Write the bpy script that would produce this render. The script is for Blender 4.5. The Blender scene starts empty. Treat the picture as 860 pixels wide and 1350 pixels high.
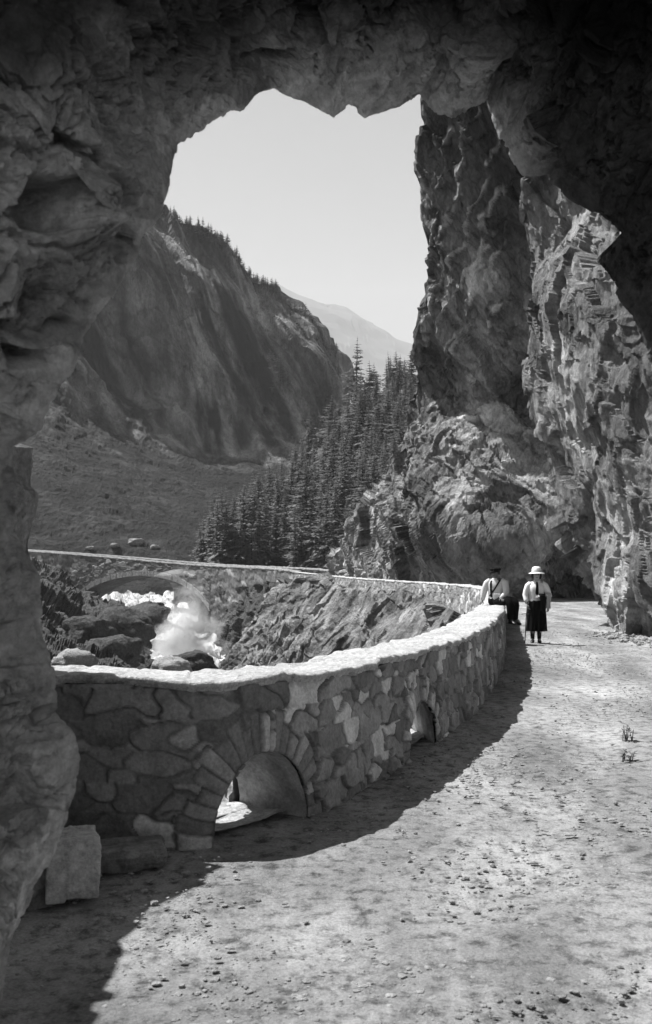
import bpy, bmesh, math, random
import numpy as np
from mathutils import Vector, Matrix

# ------------------------------------------------------------------ camera, sky, sun, exposure
scene = bpy.context.scene
COL = scene.collection
F, CX, HY, EYE = 1300.0, 430.0, 750.0, 1.68        # focal length and horizon in photograph pixels, eye height

cam_d = bpy.data.cameras.new("camera")
cam = bpy.data.objects.new("camera", cam_d)
COL.objects.link(cam)
cam.location = (0, 0, EYE)
cam.rotation_euler = (math.radians(90), 0, 0)
cam_d.sensor_fit = 'VERTICAL'
cam_d.sensor_height = 36.0
cam_d.lens = 36.0 * F / 1350.0
cam_d.shift_y = (HY - 675.0) / 1350.0
cam_d.clip_start = 0.05
cam_d.clip_end = 20000
cam_d.dof.use_dof = True
cam_d.dof.focus_distance = 12.0
cam_d.dof.aperture_fstop = 5.0
scene.camera = cam

SUN = Vector((-0.52, 0.27, 1.0)).normalized()        # towards the sun
world = bpy.data.worlds.new("World")
scene.world = world
world.use_nodes = True
wn = world.node_tree
wn.nodes.clear()
wo = wn.nodes.new('ShaderNodeOutputWorld')
wb = wn.nodes.new('ShaderNodeBackground')
ws = wn.nodes.new('ShaderNodeTexSky')
ws.sky_type = 'NISHITA'
ws.sun_disc = False
ws.sun_elevation = math.asin(SUN.z)
ws.sun_rotation = math.atan2(SUN.x, SUN.y)
ws.air_density = 1.0
ws.dust_density = 1.2
ws.ozone_density = 1.0
wbw = wn.nodes.new('ShaderNodeRGBToBW')              # a black and white photograph
wn.links.new(ws.outputs[0], wbw.inputs[0])
wn.links.new(wbw.outputs[0], wb.inputs[0])
wb.inputs[1].default_value = 0.05
wn.links.new(wb.outputs[0], wo.inputs[0])

sun_d = bpy.data.lights.new("sun", 'SUN')
sun_d.energy = 5.0
sun_d.angle = math.radians(0.55)
sun_d.color = (1.0, 1.0, 1.0)
sun = bpy.data.objects.new("sun", sun_d)
COL.objects.link(sun)
sun.rotation_euler = SUN.to_track_quat('Z', 'Y').to_euler()

scene.view_settings.view_transform = 'Standard'
scene.view_settings.look = 'None'
scene.view_settings.exposure = 1.2
scene.view_settings.gamma = 1.0
scene.view_settings.use_curve_mapping = False
scene.cycles.use_denoising = True
scene.cycles.max_bounces = 8
scene.cycles.diffuse_bounces = 3
scene.cycles.volume_bounces = 1
scene.cycles.transparent_max_bounces = 8

random.seed(7)
RNG = np.random.default_rng(11)

# ------------------------------------------------------------------ noise
def h01(ix, iy, iz, seed):
    h = (ix.astype(np.int64) * 374761393 + iy.astype(np.int64) * 668265263 + iz.astype(np.int64) * 2147483647 + seed * 974711) & 0xFFFFFFFF
    h = ((h ^ (h >> 13)) * 1274126177) & 0xFFFFFFFF
    h = ((h ^ (h >> 15)) * 2246822519) & 0xFFFFFFFF
    h = h ^ (h >> 16)
    return (h & 0xFFFFFF) / float(0x1000000)

def vnoise(P, seed=0):
    """smooth value noise in -1..1"""
    I = np.floor(P).astype(np.int64)
    f = P - I
    f = f * f * f * (f * (f * 6 - 15) + 10)
    out = 0
    for dx in (0, 1):
        wx = f[:, 0] if dx else 1 - f[:, 0]
        for dy in (0, 1):
            wy = f[:, 1] if dy else 1 - f[:, 1]
            for dz in (0, 1):
                wz = f[:, 2] if dz else 1 - f[:, 2]
                out = out + wx * wy * wz * h01(I[:, 0] + dx, I[:, 1] + dy, I[:, 2] + dz, seed)
    return out * 2 - 1

def fbm(P, octaves=4, seed=0, gain=0.5):
    a, s, out = 1.0, 1.0, 0
    for k in range(octaves):
        out = out + a * vnoise(P * s + 17.3 * k, seed + k)
        a *= gain
        s *= 2.03
    return out

def cells(P, seed=0, jitter=0.9):
    """Voronoi: difference vector to the nearest site, F1, F2 and the site's integer cell"""
    I = np.floor(P).astype(np.int64)
    n = len(P)
    F1 = np.full(n, 1e9); F2 = np.full(n, 1e9)
    best = np.zeros((n, 3)); bid = np.zeros((n, 3), np.int64)
    for dx in (-1, 0, 1):
        for dy in (-1, 0, 1):
            for dz in (-1, 0, 1):
                c0, c1, c2 = I[:, 0] + dx, I[:, 1] + dy, I[:, 2] + dz
                sx = c0 + .5 + jitter * (h01(c0, c1, c2, seed) - .5)
                sy = c1 + .5 + jitter * (h01(c0, c1, c2, seed + 1) - .5)
                sz = c2 + .5 + jitter * (h01(c0, c1, c2, seed + 2) - .5)
                v0, v1, v2 = P[:, 0] - sx, P[:, 1] - sy, P[:, 2] - sz
                D = v0 * v0 + v1 * v1 + v2 * v2
                near = D < F1
                F2 = np.where(near, F1, np.minimum(F2, D))
                F1 = np.where(near, D, F1)
                best[near, 0] = v0[near]; best[near, 1] = v1[near]; best[near, 2] = v2[near]
                bid[near, 0] = c0[near]; bid[near, 1] = c1[near]; bid[near, 2] = c2[near]
    return best, np.sqrt(F1), np.sqrt(F2), bid

def facets(P, size, seed=0, tilt=1.0, step=0.6, warp=0.25):
    """broken rock: planar facets with steps between them, about -1..1, size in metres (scalar or per axis)"""
    Q = P / np.asarray(size)
    if warp:
        Q = Q + warp * np.stack([fbm(Q * 1.3 + 5, 2, seed + 50), fbm(Q * 1.3 + 9, 2, seed + 60), fbm(Q * 1.3 + 14, 2, seed + 70)], 1)
    v, f1, f2, b = cells(Q, seed)
    n0 = h01(b[:, 0], b[:, 1], b[:, 2], seed + 11) - .5
    n1 = h01(b[:, 0], b[:, 1], b[:, 2], seed + 12) - .5
    n2 = h01(b[:, 0], b[:, 1], b[:, 2], seed + 13) - .5
    off = h01(b[:, 0], b[:, 1], b[:, 2], seed + 14) - .5
    return tilt * 1.6 * (v[:, 0] * n0 + v[:, 1] * n1 + v[:, 2] * n2) + step * off

def chips(P, size, seed=0, tilt=1.0, step=.5, curve=.38, warp=.12):
    """chipped rock: planes meeting in sharp creases, continuous, about -1..1"""
    Q = P / np.asarray(size)
    if warp:
        Q = Q + warp * np.stack([fbm(Q * 1.7 + 5, 2, seed + 50), fbm(Q * 1.7 + 9, 2, seed + 60), fbm(Q * 1.7 + 14, 2, seed + 70)], 1)
    I = np.floor(Q).astype(np.int64)
    out = np.full(len(Q), -1e9)
    for dx in (-1, 0, 1):
        for dy in (-1, 0, 1):
            for dz in (-1, 0, 1):
                c0, c1, c2 = I[:, 0] + dx, I[:, 1] + dy, I[:, 2] + dz
                v0 = Q[:, 0] - (c0 + .5 + .9 * (h01(c0, c1, c2, seed) - .5))
                v1 = Q[:, 1] - (c1 + .5 + .9 * (h01(c0, c1, c2, seed + 1) - .5))
                v2 = Q[:, 2] - (c2 + .5 + .9 * (h01(c0, c1, c2, seed + 2) - .5))
                g = h01(c0, c1, c2, seed + 11) - .5, h01(c0, c1, c2, seed + 12) - .5, h01(c0, c1, c2, seed + 13) - .5
                val = step * (h01(c0, c1, c2, seed + 14) - .5) + tilt * 2.0 * (g[0] * v0 + g[1] * v1 + g[2] * v2) - curve * (v0 * v0 + v1 * v1 + v2 * v2)
                out = np.maximum(out, val)
    return out - out.mean()

def rot(rx, ry, rz):
    return np.array(Matrix.Rotation(rz, 3, 'Z') @ Matrix.Rotation(ry, 3, 'Y') @ Matrix.Rotation(rx, 3, 'X'))

# ------------------------------------------------------------------ mesh helpers
def W(px, py, d):
    """the point at depth d metres seen at photograph pixel (px, py)"""
    px, py, d = np.asarray(px, float), np.asarray(py, float), np.asarray(d, float)
    return np.stack([(px - CX) / F * d, d + 0 * px, EYE - (py - HY) / F * d], -1)

def tag(o, label=None, cat=None, group=None, kind=None):
    if label: o['label'] = label
    if cat: o['category'] = cat
    if group: o['group'] = group
    if kind: o['kind'] = kind
    return o

def empty(name, loc=(0, 0, 0), rz=0.0):
    o = bpy.data.objects.new(name, None)
    COL.objects.link(o)
    o.location = loc
    o.rotation_euler = (0, 0, rz)
    o.empty_display_size = 0.2
    return o

def mesh_np(name, V, Q, mat, parent=None, smooth=True, attr=None):
    V = np.ascontiguousarray(V, np.float32).reshape(-1, 3)
    Q = np.ascontiguousarray(Q, np.int32)
    k = Q.shape[1]
    me = bpy.data.meshes.new(name)
    me.vertices.add(len(V)); me.vertices.foreach_set('co', V.ravel())
    me.loops.add(Q.size); me.loops.foreach_set('vertex_index', Q.ravel())
    me.polygons.add(len(Q))
    me.polygons.foreach_set('loop_start', np.arange(0, Q.size, k, dtype=np.int32))
    me.polygons.foreach_set('use_smooth', np.full(len(Q), smooth))
    if attr:
        for an, a in attr.items():
            A = me.attributes.new(an, 'FLOAT', 'POINT')
            A.data.foreach_set('value', np.ascontiguousarray(a, np.float32).ravel())
    me.update(calc_edges=True)
    me.materials.append(mat)
    o = bpy.data.objects.new(name, me)
    COL.objects.link(o)
    if parent: o.parent = parent
    return o

def grid_quads(nr, nc, wrap=False):
    r = np.arange(nr - 1)[:, None]
    c = np.arange(nc if wrap else nc - 1)[None, :]
    c2 = (c + 1) % nc
    return np.stack([r * nc + c, r * nc + c2, (r + 1) * nc + c2, (r + 1) * nc + c], -1).reshape(-1, 4)

def grid_normals(G, wrap=False):
    if wrap:
        E = np.concatenate([G[:, -1:], G, G[:, :1]], 1)
        du = (E[:, 2:] - E[:, :-2])
    else:
        du = np.gradient(G, axis=1)
    dv = np.gradient(G, axis=0)
    N = np.cross(dv, du)
    return N / (np.linalg.norm(N, axis=2, keepdims=True) + 1e-12)

class MB:
    """collects polygons for one mesh"""
    def __init__(s):
        s.v, s.f, s.m = [], [], []
    def poly(s, pts, m=0):
        i = len(s.v); s.v += [tuple(p) for p in pts]; s.f.append(tuple(range(i, i + len(pts)))); s.m.append(m)
    def rings(s, rings, m=0, cap=True, wrap=True):
        i0 = len(s.v); n = len(rings[0])
        for r in rings: s.v += [tuple(p) for p in r]
        for a in range(len(rings) - 1):
            for b in range(n if wrap else n - 1):
                b2 = (b + 1) % n
                s.f.append((i0 + a * n + b, i0 + a * n + b2, i0 + (a + 1) * n + b2, i0 + (a + 1) * n + b)); s.m.append(m)
        if cap and wrap:
            s.f.append(tuple(i0 + b for b in reversed(range(n)))); s.m.append(m)
            k = i0 + (len(rings) - 1) * n
            s.f.append(tuple(k + b for b in range(n))); s.m.append(m)
    def tube(s, pts, rad, n=8, m=0, flat=1.0, up=(0, 1, 0), cap=True):
        """a tube through pts; rad per point; flat squeezes along up"""
        pts = [Vector(p) for p in pts]
        if not hasattr(rad, '__len__'): rad = [rad] * len(pts)
        up = Vector(up); R = []
        for i, p in enumerate(pts):
            t = (pts[min(i + 1, len(pts) - 1)] - pts[max(i - 1, 0)]).normalized()
            u = up - t * up.dot(t)
            if u.length < 1e-3: u = Vector((1, 0, 0)) - t * t.x
            u.normalize(); w = t.cross(u)
            r = rad[i]
            rx, ry = (r, r * flat) if not hasattr(r, '__len__') else r
            R.append([p + w * rx * math.cos(2 * math.pi * k / n) + u * ry * math.sin(2 * math.pi * k / n) for k in range(n)])
        s.rings(R, m, cap)
    def ball(s, c, r, nu=10, nv=7, m=0, sc=(1, 1, 1)):
        R = []
        for j in range(nv + 1):
            a = math.pi * (j + .02) / (nv + .04) - math.pi / 2
            R.append([(c[0] + r * sc[0] * math.cos(a) * math.cos(2 * math.pi * i / nu), c[1] + r * sc[1] * math.cos(a) * math.sin(2 * math.pi * i / nu), c[2] + r * sc[2] * math.sin(a)) for i in range(nu)])
        s.rings(R, m)
    def build(s, name, mats, parent=None, smooth=True, label=None):
        me = bpy.data.meshes.new(name)
        me.from_pydata(s.v, [], s.f)
        for mt in (mats if isinstance(mats, (list, tuple)) else [mats]): me.materials.append(mt)
        me.polygons.foreach_set('material_index', s.m)
        me.polygons.foreach_set('use_smooth', [smooth] * len(s.f))
        me.update()
        o = bpy.data.objects.new(name, me)
        COL.objects.link(o)
        if parent: o.parent = parent
        if label: o['label'] = label
        return o

def tps(ctrl, scale=200.0, smooth=1e-3):
    """thin plate spline through (px, py, value)"""
    C = np.array(ctrl, float); X = C[:, :2] / scale; y = C[:, 2]; n = len(C)
    def K(a, b):
        r2 = ((a[:, None] - b[None]) ** 2).sum(-1)
        return r2 * np.log(r2 + 1e-9)
    A = np.zeros((n + 3, n + 3))
    A[:n, :n] = K(X, X) + smooth * np.eye(n)
    A[:n, n] = 1; A[:n, n + 1:] = X
    A[n, :n] = 1; A[n + 1:, :n] = X.T
    w = np.linalg.solve(A, np.concatenate([y, np.zeros(3)]))
    def f(px, py):
        px = np.asarray(px, float); sh = px.shape
        Q = np.stack([px.ravel(), np.asarray(py, float).ravel()], 1) / scale
        out = np.empty(len(Q))
        for i in range(0, len(Q), 20000):
            q = Q[i:i + 20000]
            out[i:i + 20000] = K(q, X) @ w[:n] + w[n] + q @ w[n + 1:]
        return out.reshape(sh)
    return f

def lerp_table(t, x):
    t = np.array(t, float)
    return np.interp(x, t[:, 0], t[:, 1])

# ------------------------------------------------------------------ materials (all grey: the photograph is black and white)
def new_mat(name):
    m = bpy.data.materials.new(name); m.use_nodes = True
    nt = m.node_tree; nt.nodes.clear()
    o = nt.nodes.new('ShaderNodeOutputMaterial'); b = nt.nodes.new('ShaderNodeBsdfPrincipled')
    nt.links.new(b.outputs[0], o.inputs[0])
    return m, nt, b

def ramp(nt, src, stops):
    r = nt.nodes.new('ShaderNodeValToRGB')
    e = r.color_ramp.elements
    while len(e) < len(stops): e.new(0.5)
    for k, (p, c) in enumerate(stops):
        e[k].position = p; e[k].color = (c, c, c, 1)
    nt.links.new(src, r.inputs[0])
    return r.outputs[0]

def tex(nt, scale, detail=6, rough=0.6, stretch=None, rotation=None, kind='noise', feature='F1', coord='Object'):
    tc = nt.nodes.new('ShaderNodeTexCoord')
    src = tc.outputs[coord]
    if stretch or rotation:
        mp = nt.nodes.new('ShaderNodeMapping')
        if stretch: mp.inputs['Scale'].default_value = stretch
        if rotation: mp.inputs['Rotation'].default_value = rotation
        nt.links.new(src, mp.inputs[0]); src = mp.outputs[0]
    if kind == 'noise':
        t = nt.nodes.new('ShaderNodeTexNoise')
        t.inputs['Detail'].default_value = detail; t.inputs['Roughness'].default_value = rough
    else:
        t = nt.nodes.new('ShaderNodeTexVoronoi'); t.feature = feature
    t.inputs['Scale'].default_value = scale
    nt.links.new(src, t.inputs['Vector'])
    return t.outputs[0]

def mul(nt, a, b, op='MULTIPLY'):
    m = nt.nodes.new('ShaderNodeMath'); m.operation = op
    for k, s in enumerate((a, b)):
        if isinstance(s, (int, float)): m.inputs[k].default_value = s
        else: nt.links.new(s, m.inputs[k])
    return m.outputs[0]

def attr_node(nt, name):
    a = nt.nodes.new('ShaderNodeAttribute'); a.attribute_name = name
    return a.outputs['Fac']

def rock_mat(name, lo, hi, scale, bump=0.5, bump_scale=None, stretch=None, rotation=None, attr=False, streak=None, rough=0.9, dist=0.1):
    m, nt, b = new_mat(name)
    n1 = tex(nt, scale, 8, 0.65, stretch, rotation)
    col = ramp(nt, n1, [(0.3, lo), (0.7, hi)])
    n2 = tex(nt, scale * 9, 6, 0.7, stretch, rotation)
    col = mul(nt, col, ramp(nt, n2, [(0.25, 0.62), (0.75, 1.3)]))
    if streak:
        n3 = tex(nt, streak[0], 5, 0.6, streak[1], streak[2] if len(streak) > 2 else None)
        col = mul(nt, col, ramp(nt, n3, [(0.38, streak[3] if len(streak) > 3 else 0.45), (0.6, 1.1)]))
    if attr:
        col = mul(nt, col, attr_node(nt, 'tint'))
    nt.links.new(col, b.inputs['Base Color'])
    b.inputs['Roughness'].default_value = rough
    b.inputs['Specular IOR Level'].default_value = 0.2
    bs = bump_scale or scale * 6
    h = tex(nt, bs, 12, 0.75, stretch, rotation)
    h2 = tex(nt, bs * 1.3, 3, .5, stretch, rotation, 'voronoi', 'F1')
    h3 = tex(nt, bs * 4.5, 3, .5, stretch, rotation, 'voronoi', 'F1')
    h = mul(nt, mul(nt, h, 1.2), mul(nt, mul(nt, h2, 0.55), mul(nt, h3, .2), 'ADD'), 'ADD')
    bp = nt.nodes.new('ShaderNodeBump'); bp.inputs['Strength'].default_value = min(1.0, bump * 1.5); bp.inputs['Distance'].default_value = dist * 1.8
    nt.links.new(h, bp.inputs['Height']); nt.links.new(bp.outputs[0], b.inputs['Normal'])
    # dirt and lichen speckle of the stone itself
    n4 = tex(nt, bs * 3, 8, .8, stretch, rotation)
    col2 = mul(nt, col, ramp(nt, n4, [(0.33, .55), (0.6, 1.12)]))
    nt.links.new(col2, b.inputs['Base Color'])
    return m

def plain_mat(name, v, rough=0.8, var=0.15, scale=30, bump=0.0, spec=0.3):
    m, nt, b = new_mat(name)
    n = tex(nt, scale, 4, 0.6)
    nt.links.new(ramp(nt, n, [(0.3, v * (1 - var)), (0.7, v * (1 + var))]), b.inputs['Base Color'])
    b.inputs['Roughness'].default_value = rough
    b.inputs['Specular IOR Level'].default_value = spec
    if bump:
        bp = nt.nodes.new('ShaderNodeBump'); bp.inputs['Strength'].default_value = bump; bp.inputs['Distance'].default_value = 0.02
        nt.links.new(n, bp.inputs['Height']); nt.links.new(bp.outputs[0], b.inputs['Normal'])
    return m

M_cave = rock_mat('cave_rock', 0.30, 0.48, 1.3, 0.5, 7, attr=True, dist=0.05)
M_cliff = rock_mat('cliff_rock', 0.13, 0.32, 0.25, 0.7, 1.3, stretch=(1, 1, .6), rotation=(0, .5, 0), attr=True, streak=(0.16, (1.6, 1.6, .22), (0, .35, 0), .45), dist=0.35)
M_gorge = rock_mat('gorge_rock', 0.12, 0.30, 0.5, 0.7, 2.2, attr=True, dist=0.15)
M_mount = rock_mat('mountain_rock', 0.07, 0.20, 0.06, 0.8, .5, stretch=(1.4, 1, .6), rotation=(0, .25, 0), attr=True, streak=(0.045, (2.2, 2.2, .2), (0, .3, 0), .35), dist=1.6)
M_far = plain_mat('far_rock', 0.06, 0.95, 0.12, .004)
M_hill = rock_mat('hill_ground', 0.04, 0.12, 0.08, 0.6, .6, dist=0.5)
M_bould = rock_mat('boulder_rock', 0.2, 0.36, 1.6, 0.6, 6, dist=0.06)
M_block = rock_mat('pale_block_rock', 0.36, 0.52, 2.0, 0.5, 9, dist=0.03)
M_dbould = rock_mat('dark_boulder_rock', 0.045, 0.12, .5, 0.6, 1.6, dist=0.3)
M_coping = rock_mat('coping_stone', 0.36, 0.58, 2.5, 0.5, 14, dist=0.03)
M_rubble = rock_mat('rubble_rock', 0.22, 0.4, 2, 0.5, 9, dist=0.04)
M_bridge = rock_mat('bridge_stone', 0.12, 0.26, .5, 0.6, 2.2, stretch=(1, 1, 2), dist=0.12)
M_bark = plain_mat('bark', 0.06, 0.9, 0.3, 8, .5)
M_needle = plain_mat('needles', 0.13, 0.7, 0.45, 0.6)
def leaf_mat(name, v, tr):
    m, nt, b = new_mat(name)
    n = tex(nt, .6, 4, .6)
    col = ramp(nt, n, [(0.3, v * .6), (0.7, v * 1.4)])
    nt.links.new(col, b.inputs['Base Color']); b.inputs['Roughness'].default_value = .7; b.inputs['Specular IOR Level'].default_value = .25
    t = nt.nodes.new('ShaderNodeBsdfTranslucent'); nt.links.new(mul(nt, col, 1.3), t.inputs['Color'])
    mx = nt.nodes.new('ShaderNodeMixShader'); mx.inputs[0].default_value = tr
    nt.links.new(b.outputs[0], mx.inputs[1]); nt.links.new(t.outputs[0], mx.inputs[2])
    nt.links.new(mx.outputs[0], [x for x in nt.nodes if x.type == 'OUTPUT_MATERIAL'][0].inputs[0])
    return m
M_needle = leaf_mat('needles', .12, .35)
M_bush = plain_mat('bush_leaves', 0.11, 0.7, 0.4, 0.8)
M_ground = rock_mat('valley_ground', 0.06, 0.14, .02, .3, .2, dist=.5)
M_grass = plain_mat('weed_leaf', 0.09, 0.7, 0.3, 20)
M_skin = plain_mat('skin', 0.36, 0.55, 0.05, 30)
M_skin_dark = plain_mat('shaded_skin', 0.10, 0.55, 0.05, 30)  # shade on the man's face put into the skin colour
M_hair = plain_mat('dark_hair', 0.03, 0.5, 0.3, 60)
M_eye = plain_mat('eye', 0.02, 0.2, 0.05, 30)
M_white = plain_mat('white_cotton', 0.72, 0.85, 0.05, 40, .15)
M_shirt = plain_mat('grey_white_cotton', 0.5, 0.85, 0.08, 40, .15)
M_straw = plain_mat('white_straw', 0.72, 0.8, 0.08, 60, .3)
M_black = plain_mat('black_wool', 0.007, 0.95, 0.3, 40, .2, .04)
M_dark = plain_mat('dark_cloth', 0.012, 0.95, 0.3, 40, .2, .05)
M_shawl = plain_mat('grey_wool', 0.38, 0.9, 0.1, 30, .3)
M_leather = plain_mat('black_leather', 0.015, 0.4, 0.2, 40)
M_wood = plain_mat('stick_wood', 0.10, 0.6, 0.3, 30)
M_canvas = plain_mat('pale_canvas', 0.45, 0.9, 0.1, 40, .2)

def wall_mat():
    m, nt, b = new_mat('wall_masonry')
    t = attr_node(nt, 'tint')
    n = tex(nt, 5, 9, 0.7)
    col = mul(nt, t, ramp(nt, n, [(0.25, 0.5), (0.75, 1.35)]))
    n2 = tex(nt, 40, 5, 0.7)
    col = mul(nt, col, ramp(nt, n2, [(0.25, 0.75), (0.75, 1.2)]))
    nt.links.new(col, b.inputs['Base Color'])
    b.inputs['Roughness'].default_value = 0.92; b.inputs['Specular IOR Level'].default_value = 0.15
    h = tex(nt, 22, 9, 0.7)
    bp = nt.nodes.new('ShaderNodeBump'); bp.inputs['Strength'].default_value = 0.55; bp.inputs['Distance'].default_value = 0.025
    nt.links.new(h, bp.inputs['Height']); nt.links.new(bp.outputs[0], b.inputs['Normal'])
    return m
M_wall = wall_mat()

def road_mat():
    m, nt, b = new_mat('road_gravel')
    n1 = tex(nt, 0.9, 8, 0.65, (1.4, .45, 1))
    n2 = tex(nt, 9, 8, 0.75)
    n3 = tex(nt, 70, 5, 0.7)
    col = ramp(nt, n1, [(0.30, 0.125), (0.5, 0.25), (0.7, 0.37)])
    col = mul(nt, col, ramp(nt, n2, [(0.36, 0.3), (0.50, 0.95), (0.75, 1.25)]))
    col = mul(nt, col, ramp(nt, n3, [(0.3, 0.65), (0.6, 1.12)]))
    col = mul(nt, col, attr_node(nt, 'tint'))
    nt.links.new(col, b.inputs['Base Color'])
    b.inputs['Roughness'].default_value = 0.95; b.inputs['Specular IOR Level'].default_value = 0.1
    h = mul(nt, mul(nt, n2, .8), mul(nt, tex(nt, 45, 8, .75), .35), 'ADD')
    bp = nt.nodes.new('ShaderNodeBump'); bp.inputs['Strength'].default_value = 0.8; bp.inputs['Distance'].default_value = 0.05
    nt.links.new(h, bp.inputs['Height']); nt.links.new(bp.outputs[0], b.inputs['Normal'])
    return m
M_road = road_mat()

def water_mat():
    m, nt, b = new_mat('white_water')
    n = tex(nt, .5, 9, 0.75, (1.6, .35, .8))
    nt.links.new(ramp(nt, n, [(0.38, 0.06), (0.48, 0.28), (0.62, .6)]), b.inputs['Base Color'])
    b.inputs['Roughness'].default_value = 0.5
    h = tex(nt, 1.5, 9, .75)
    bp = nt.nodes.new('ShaderNodeBump'); bp.inputs['Strength'].default_value = 0.6; bp.inputs['Distance'].default_value = 0.3
    nt.links.new(h, bp.inputs['Height']); nt.links.new(bp.outputs[0], b.inputs['Normal'])
    return m
M_water = water_mat()

# ------------------------------------------------------------------ ground sheet
gs = 5200.0
o = mesh_np('ground', np.array([(-gs, -gs, -24), (gs, -gs, -24), (gs, gs, -24), (-gs, gs, -24)]), np.array([[0, 1, 2, 3]]), M_ground)
tag(o, 'dark valley floor far below the road', 'ground', kind='structure')

def slab_tint(P, size, seed):
    Q = P @ rot(0, .62, .2).T / np.asarray(size)
    Q = Q + .22 * np.stack([fbm(Q * 2, 3, seed + 1), fbm(Q * 2, 3, seed + 2), fbm(Q * 2, 3, seed + 3)], 1)
    _, f1, f2, b = cells(Q, seed)
    r = h01(b[:, 0], b[:, 1], b[:, 2], seed + 5)
    return r, f2 - f1
# ------------------------------------------------------------------ cave mouth (rock tunnel round the camera)
OUT = [  # px, py, depth of the mouth edge, clockwise from the left
    (28, 700, 3.05), (24, 640, 3.05), (22, 592, 3.05), (60, 570, 3.0), (72, 535, 3.0), (100, 492, 3.0), (108, 470, 3.0), (112, 448, 3.05), (140, 400, 3.1), (165, 350, 3.2), (185, 318, 3.2),
    (213, 275, 3.3), (224, 240, 3.4), (233, 192, 3.5), (262, 172, 3.6), (300, 145, 3.7), (318, 146, 3.8), (338, 128, 3.9), (360, 122, 4.0), (392, 131, 4.1), (420, 143, 4.2),
    (440, 157, 4.2), (460, 138, 4.3), (488, 155, 4.4), (525, 145, 4.4), (552, 128, 4.5), (572, 150, 4.5), (597, 158, 4.5), (620, 142, 4.5), (642, 132, 4.6),
    (660, 172, 4.6), (672, 205, 4.6), (690, 238, 4.6), (720, 232, 4.6), (752, 262, 4.6), (790, 288, 4.5), (816, 312, 4.5), (784, 345, 4.5), (812, 380, 4.4), (846, 425, 4.4),
    (875, 520, 4.4), (930, 640, 4.4), (1000, 760, 4.4), (1090, 900, 4.3), (1180, 1050, 4.0), (1200, 1300, 3.6), (900, 1600, 3.3), (430, 1700, 3.2), (100, 1640, 3.2), (-20, 1480, 3.15), (-5, 1330, 3.1),
    (15, 1240, 3.1), (50, 1160, 3.1), (72, 1120, 3.1), (104, 1050, 3.1), (110, 1000, 3.1), (98, 962, 3.05), (76, 935, 3.05), (72, 890, 3.05), (66, 830, 3.05), (58, 760, 3.05), (44, 730, 3.05)]
VX, VY = 430.0, 720.0
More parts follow.
